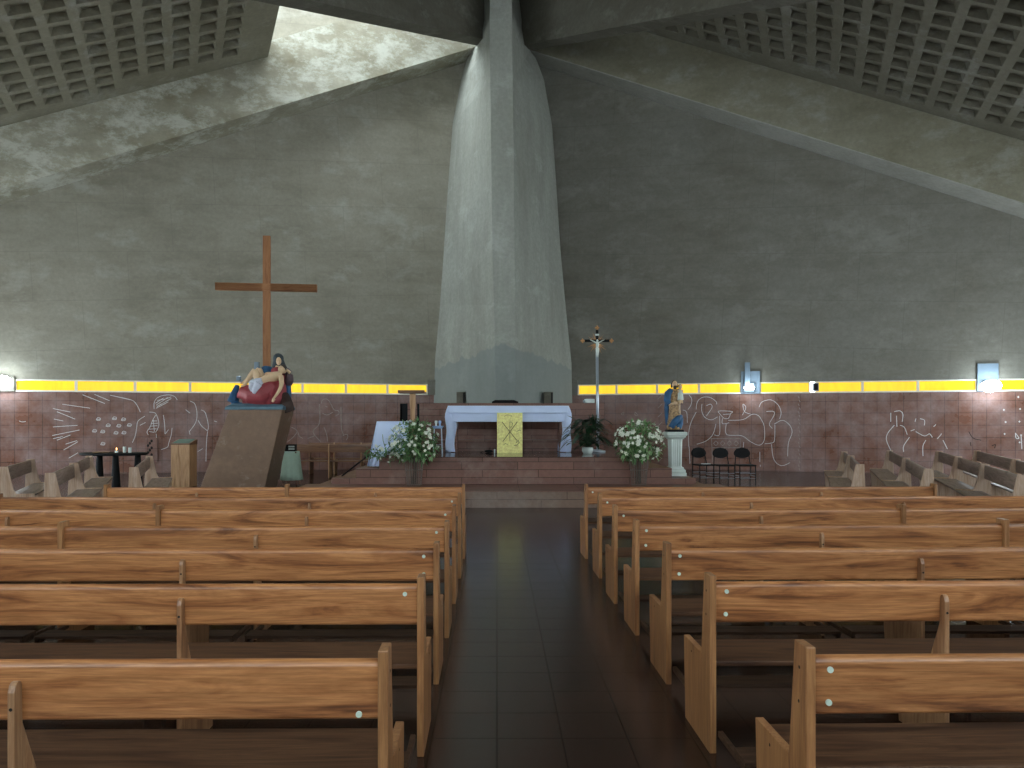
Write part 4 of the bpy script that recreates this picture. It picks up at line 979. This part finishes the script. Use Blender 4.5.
# small cloth-covered table
cx = (291.5-VX)*19.1/F
gtb = thing('draped_table', 'small round table under a pale green cloth beside the slanted pedestal', 'table', (cx, 19.1, 0))
mb = MB()
for x in (-.17,.17):
    for y in (-.15,.15): mb.tube([(x,y,0),(x*.8,y*.8,.8)], .018, 6)
mb.box((-.16,-.16,.79),(.16,.16,.82)); obj('table_frame', mb, 'darkwood', gtb)
mb = MB(); mb.lathe([(.0001,.835),(.195,.835),(.205,.82),(.22,.6),(.25,.3),(.275,.12)], 60, fold=lambda k, n, z: 1+.09*(max(0,.82-z))*math.sin(k*2*PI/n*10)); obj('cloth', mb, 'green_cloth', gtb, smooth=True)
bb = thing('black_box', 'small black box with pale label on the green draped table', 'box', (cx, 19.05, .837))
mb = MB(); mb.box((-.13,-.08,0),(.13,.08,.17)); obj('case', mb, 'blackplastic', bb, bevel=.008)
mb = MB(); mb.box((-.04,-.085,.04),(.11,-.08,.08)); mb.box((-.04,-.085,.1),(.11,-.08,.14)); obj('labels', mb, 'whitepaint', bb)
mb = MB(); a, b = at(318, 487, 16.0), at(376, 460, 16.6); mb.tube([(a.x,15.9,.03),(a.x+.25,16.0,.25),(b.x-.2,16.6,.83),(b.x,16.7,.9)], .018, 6); 
o = obj('handrail', mb, 'blackplastic'); tag(o, 'thin black sloping handrail beside the left platform steps', 'handrail')

# ------------------------------------------------------------------ black chairs
def black_chair(loc, label, rz=0):
    t = thing('banquet_chair', label, 'chair', loc, rz, 'black chairs before the right wall')
    W = .2
    for s in (-1,1): mb = MB(); mb.tube([(s*W,-.2,0),(s*W,-.19,.45),(s*W*.95,-.2,.47)], .014, 6); obj('leg', mb, 'black', t)
    for s in (-1,1): mb = MB(); mb.tube([(s*W,.2,0),(s*W,.17,.46),(s*W*.85,.21,.72),(s*W*.7,.23,.88)], .013, 6); obj('leg', mb, 'black', t)
    mb = MB()
    for zz in (.14,.27): mb.tube([(-W,-.195,zz),(W,-.195,zz)], .008, 6); mb.tube([(-W,.195,zz),(W,.195,zz)], .008, 6)
    for s in (-1,1): mb.tube([(s*W,-.195,.2),(s*W,.195,.2)], .008, 6)
    obj('stretcher', mb, 'chrome', t)
    mb = MB(); mb.box((-.22,-.22,.445),(.22,.2,.485)); obj('seat', mb, 'blackplastic', t, bevel=.015)
    mb = MB(); n = 24; ring = [(.215*math.cos(2*PI*k/n), .75+.155*(math.sin(2*PI*k/n) if math.sin(2*PI*k/n) > 0 else .75*math.sin(2*PI*k/n))) for k in range(n)]
    mb.loft([[(x,.205+.06*(z-.6),z) for x, z in ring], [(x,.235+.06*(z-.6),z) for x, z in ring]]); obj('backrest', mb, 'blackplastic', t, bevel=.008)
    return t
c0 = black_chair(((703-VX)*19.6/F, 19.6, 0), 'black round-backed chair, leftmost of three before the incised tile wall', .25)
c1 = copy_tree(c0); c1.location = ((724-VX)*19.4/F, 19.4, 0); c1.rotation_euler.z = .12; c1['label'] = 'black round-backed chair, middle of three before the incised tile wall'
c2 = copy_tree(c0); c2.location = ((745-VX)*19.4/F, 19.4, 0); c2.rotation_euler.z = .02; c2['label'] = 'black round-backed chair, rightmost of three before the incised tile wall'
mb = MB(); mb.box((-.1,-.07,0),(.1,.07,.012)); o = obj('white_booklet', mb, 'whitepaint', loc=((706-VX)*19.5/F, 19.52, .487), rotz=.3); tag(o, 'white booklet lying on the seat of the leftmost black chair', 'booklet')

# ------------------------------------------------------------------ lamps on walls
def flood(px, side, z, label, post=False, heads=((0,0),), power=60, size=.17):
    p = wall_hit(px, side)+nrm(side)*.16; ang = (AL if side == 'L' else AR); sg = local_sign(side)
    t = thing('flood_lamp', label, 'lamp', (p.x, p.y, z), math.atan2(nrm(side).y, nrm(side).x)+PI/2)
    # local -y faces the room
    mb = MB(); mb.box((-.16,.0,-.12),(.16,.10,.16)); obj('housing', mb, 'lampmetal', t, bevel=.015)
    for hx, hz in heads:
        mb = MB(); mb.ball((hx,-.03,hz), (size,.07,size*.8), 16, 10); obj('lens', mb, 'lamp', t, smooth=True)
    if post:
        mb = MB(); mb.box((-.13,-.07,-.05),(.03,.05,.80)); obj('upright_housing', mb, 'lampmetal', t, bevel=.01)
    for hx, hz in heads[:1]:
        ld = bpy.data.lights.new('flood_light', 'POINT'); ld.energy = power; ld.color = (.80,.93,1); ld.shadow_soft_size = .12
        lo = bpy.data.objects.new('flood_light', ld); C.objects.link(lo); lo.location = (p.x+nrm(side).x*.25, p.y+nrm(side).y*.25, z)
    return t
flood(749, 'R', 2.62, 'blue-grey lamp column with two small lenses above the incised tile wall', True, ((-.09,.0),(.09,-.0)), 22, .065)
flood(987.5, 'R', 2.58, 'glaring round flood lamp on the right wall at the end of the yellow windows', False, ((-.02,.0),(.10,.02)), 42, .21)
flood(3, 'L', 2.72, 'glaring flood lamp at the far left end of the yellow windows', False, ((.05,.0),), 42, .22)
# small speaker box between right windows
p = wall_hit(815, 'R')+nrm('R')*.05
ws = thing('wall_box', 'small dark box mounted between yellow windows on the right wall', 'box', (p.x, p.y, 2.5), math.atan2(nrm('R').y, nrm('R').x)+PI/2)
mb = MB(); mb.box((-.07,-.12,0),(.1,-.01,.25)); obj('case', mb, 'lampmetal', ws, bevel=.01)
mb = MB(); mb.box((-.04,-.13,.03),(.07,-.121,.22)); obj('grille', mb, 'blackplastic', ws)
ld = bpy.data.lights.new('wash_light', 'POINT'); ld.energy = 14; ld.color = (.75,.93,1); ld.shadow_soft_size = .08
lo = bpy.data.objects.new('wash_light', ld); C.objects.link(lo); lo.location = (-6.39, 18.95, 2.85)

# ------------------------------------------------------------------ incised drawings on the tiled walls
def mural(name, side, polys, mat, wd, label, cat='wall drawing'):
    O, A = (LO, AL) if side == 'L' else (RO, AR); sg = local_sign(side)
    mb = MB()
    def loc(px, py):
        p = wall_hit(px, side); z = EYE-(py-HY)*p.y/F; s = (p-LO).dot(LD) if side == 'L' else (p-RO).dot(RD)
        return Vector((s, 0, z))
    for pl in polys:
        # round the polyline a little
        P = [loc(*p) for p in pl]
        if len(P) > 2:
            Q = []
            for i in range(len(P)-1):
                p0 = P[max(i-1,0)]; p1 = P[i]; p2 = P[i+1]; p3 = P[min(i+2,len(P)-1)]
                for t in (0,.25,.5,.75):
                    Q.append(.5*((2*p1)+(p2-p0)*t+(2*p0-5*p1+4*p2-p3)*t*t+(3*p1-p0-3*p2+p3)*t**3))
            Q.append(P[-1]); P = Q
        for a, b in zip(P[:-1], P[1:]):
            d = b-a
            if d.length < 1e-5: continue
            d.normalize(); n = Vector((-d.z,0,d.x))*wd/2; f = [a-n-d*wd*.2, b-n+d*wd*.2, b+n+d*wd*.2, a+n-d*wd*.2]
            y0_, y1_ = .0005*sg, .004*sg
            mb.loft([[(v.x,y0_,v.z) for v in f], [(v.x,y1_,v.z) for v in f]])
    o = obj(name, mb, mat, loc=O, rotz=A); return tag(o, label, cat)
A1 = lambda x, y: (x/6.4, 380+y/6.4)
A2 = lambda x, y: (90+x/6.4, 380+y/6.4)
rays = [[(530,95),(670,150)],[(605,92),(700,132)],[(710,98),(832,127)],[(400,155),(575,180)],[(340,183),(450,205)],[(365,203),(480,250)],[(345,250),(405,262)],[(340,300),(495,290)],[(335,355),(508,320)],[(365,385),(450,352)],[(340,375),(400,362)],[(420,410),(492,388)],[(408,447),(498,395)],[(440,500),(498,466)],[(560,515),(600,490)]]
left_w = [[A1(*p) for p in r] for r in rays]
for (x, y) in ((630,250),(733,245),(790,252),(828,288),(692,290),(760,293),(605,325),(657,330),(742,338),(793,337),(658,408)):
    left_w.append([A1(x-14,y+6),A1(x-5,y-9),A1(x+13,y-4),A1(x+8,y+8),A1(x-12,y+7)])
    left_w.append([A1(x-9,y+2),A1(x+9,y+1)])
left_w += [[A2(130,98),A2(200,112),A2(270,130),A2(300,160),A2(322,205)], [A2(350,232),A2(308,262),A2(298,310),A2(290,355),A2(272,400)], [A2(320,290),A2(355,272)],
    [A2(410,185),A2(412,140),A2(440,108),A2(500,95),A2(540,105),A2(558,128)], [A2(425,160),A2(500,110)], [A2(428,170),A2(520,118)],[A2(424,180),A2(500,140)],[A2(420,148),A2(470,115)],[A2(430,130),A2(480,122),A2(520,108)],
    [A2(380,205),A2(415,210),A2(430,235),A2(440,270),A2(438,300),A2(420,335)], [A2(420,225),A2(400,260),A2(385,300),A2(365,330),A2(372,350)], [A2(398,262),A2(430,262)],[A2(390,280),A2(435,276)],[A2(382,296),A2(430,292)],[A2(372,315),A2(425,312)],[A2(380,330),A2(412,335)],[A2(404,250),A2(412,330)],[A2(424,345),A2(428,440),A2(428,525)],
    [A2(470,225),A2(478,290),A2(480,345)], [A2(482,345),A2(502,318)], [A2(525,308),A2(520,350),A2(505,400),A2(495,430),A2(455,445)],
    [A2(640,135),A2(668,150),A2(682,190),A2(684,240),A2(672,280),A2(640,325)], [A2(635,325),A2(640,350)], [A2(612,190),A2(640,212)], [A2(712,192),A2(735,205),A2(750,250),A2(758,300),A2(752,325)], [A2(692,258),A2(715,295),A2(752,325)], [A2(752,330),A2(745,400),A2(742,520)], [A2(720,440),A2(690,458)],
    [A2(795,263),A2(812,268)], [A1(122,262),A1(140,268),A1(165,266)]]
mural('incised_drawing', 'L', left_w, 'whiteline', .015, 'white incised drawing with rays and robed figures on the left tile wall')
C3 = lambda x, y: (270+x/7.68, 390+y/7.68)
mural('incised_drawing', 'L', [[C3(395,105),C3(400,80),C3(425,68),C3(455,85),C3(490,150),C3(525,160),C3(528,185),C3(500,200)], [C3(380,110),C3(380,255),C3(330,320),C3(390,398)], [C3(415,285),C3(435,340),C3(442,395)], [C3(545,130),C3(548,290),C3(568,350)], [C3(560,350),C3(590,340),C3(598,360),C3(585,385)], [C3(405,180),C3(440,192),C3(480,172)], [C3(165,285),C3(208,315),C3(180,360),C3(130,400)], [C3(215,325),C3(225,355),C3(250,370)], [C3(290,372),C3(340,352)], [C3(425,125),C3(440,130)]],
      'greyline', .024, 'faint incised outline of a bowed head above the dark benches')
D4 = lambda x, y: (680+x/6.827, 380+y/6.827)
rp = [[(110,200),(118,150),(150,120),(200,118),(245,145),(250,165)], [(150,165),(148,210),(170,255),(215,272),(255,252)], [(180,175),(210,165),(218,190),(180,245)], [(110,220),(75,290),(58,370),(60,455)], [(270,245),(270,370),(235,375)], [(245,300),(225,370),(180,415),(115,438)],
      [(315,300),(318,372),(420,380),(480,420),(540,445),(575,410),(575,320),(555,270),(530,240),(490,235),(430,270),(330,275)], [(300,262),(330,262),(345,230),(355,215),(265,212),(275,235),(300,262)], [(295,235),(340,232)], [(290,262),(290,298),(335,292)],
      [(425,240),(450,190),(430,165),(440,215),(480,232)], [(540,185),(560,150),(620,135),(670,170),(690,220),(680,265)], [(645,300),(700,275),(750,310),(765,360),(740,430),(735,520)], [(648,305),(645,410),(625,430),(580,435)], [(625,440),(640,540),(690,585),(750,565)], [(590,215),(640,215),(640,245),(610,300),(630,330)], [(545,490),(545,560)], [(548,580),(548,590)], [(435,425),(432,460)],
      [(60,100),(80,130),(75,170),(55,200)], [(20,205),(45,220),(50,290)], [(62,455),(68,570)]]
mural('incised_drawing', 'R', [[D4(*p) for p in r] for r in rp], 'whiteline', .014, 'swirling incised figures behind the three black chairs')
rq = [[D4(215,400),D4(412,400)],[D4(218,462),D4(410,462)],[D4(215,400),D4(218,462)],[D4(412,400),D4(410,462)],[D4(218,462),D4(222,560)]]
for k in range(4):
    x = 245+k*46; rq.append([D4(x-16,432),D4(x,415)]); rq.append([D4(x,415),D4(x+16,432)]); rq.append([D4(x+16,432),D4(x,449)]); rq.append([D4(x,449),D4(x-16,432)])
for yy in range(110, 620, 26): rq.append([D4(805+(yy%52)/4, yy), D4(812+(yy%52)/4, yy+14)])
rq += [[(662,395+9*k),(658,399+9*k)] for k in range(9)]
rq += [[(621,414),(624,412),(623,415),(621,414)], [(635,412),(638,415),(635,415),(635,412)]]
mural('incised_drawing', 'R', rq, 'greyline', .02, 'dark incised table with diamond pattern and dashed lines beside it')
E5 = lambda x, y: (880+x/6.98, 360+y/6.98)
rs = [[(80,640),(45,560),(55,510),(100,455)],[(75,370),(75,430)],[(100,360),(140,355),(160,380),(155,430)],[(115,390),(118,465)],[(140,455),(170,470),(190,520)],[(205,540),(165,600),(165,640)],[(215,495),(240,485)],[(245,430),(250,410)],[(280,410),(310,420),(310,455)],[(250,500),(310,530),(345,515),(365,540)],[(400,550),(430,515)],[(320,560),(300,600),(300,670)],[(440,560),(470,620)],[(375,465),(390,450)],[(985,530),(990,620)],[(945,510),(970,545),(950,545),(945,510)]]
ws_ = [[E5(*p) for p in r] for r in rs]
for (x, y) in ((965,258),(978,342),(973,430),(865,348),(877,433),(870,516),(985,525),(975,575)): ws_.append([E5(x-6,y),E5(x+6,y)]); ws_.append([E5(x,y-6),E5(x,y+6)])
mural('incised_drawing', 'R', ws_, 'whiteline', .018, 'broken white incised outlines and small crosses at the far right')
mural('incised_drawing', 'R', [[E5(620,500),E5(650,545),E5(705,560)],[E5(632,575),E5(635,600)],[E5(780,600),E5(805,590),E5(800,615)]], 'hole', .018, 'short dark incised curve on tiles beneath the glaring right lamp')
# tall dark relief panel
rpn = thing('relief_panel', 'tall narrow dark panel hanging on the left tile wall behind the offering box', 'panel')
p = wall_hit(151.5, 'L')+nrm('L')*.03
mb = MB(); zz0 = EYE-(462-HY)*p.y/F; zz1 = EYE-(438-HY)*p.y/F; mb.box((-.17,-.02,zz0),(.17,.0,zz1)); o = obj('board', mb, M['walltile'], rpn, loc=(p.x,p.y,0), rotz=math.atan2(nrm('L').y, nrm('L').x)+PI/2)
mb = MB()
for k in range(9):
    a = zz0+.08+k*(zz1-zz0-.1)/9; mb.ball((-.09+.05*(k%3), -.025, a), (.035,.008,.045), 6, 4)
obj('relief_marks', mb, 'hole', rpn, loc=(p.x,p.y,0), rotz=math.atan2(nrm('L').y, nrm('L').x)+PI/2)

# ------------------------------------------------------------------ light
W = bpy.data.worlds.new('world'); S.world = W; W.use_nodes = True
bg = W.node_tree.nodes['Background']; bg.inputs[0].default_value = (.86,.96,1,1); bg.inputs[1].default_value = 5.5
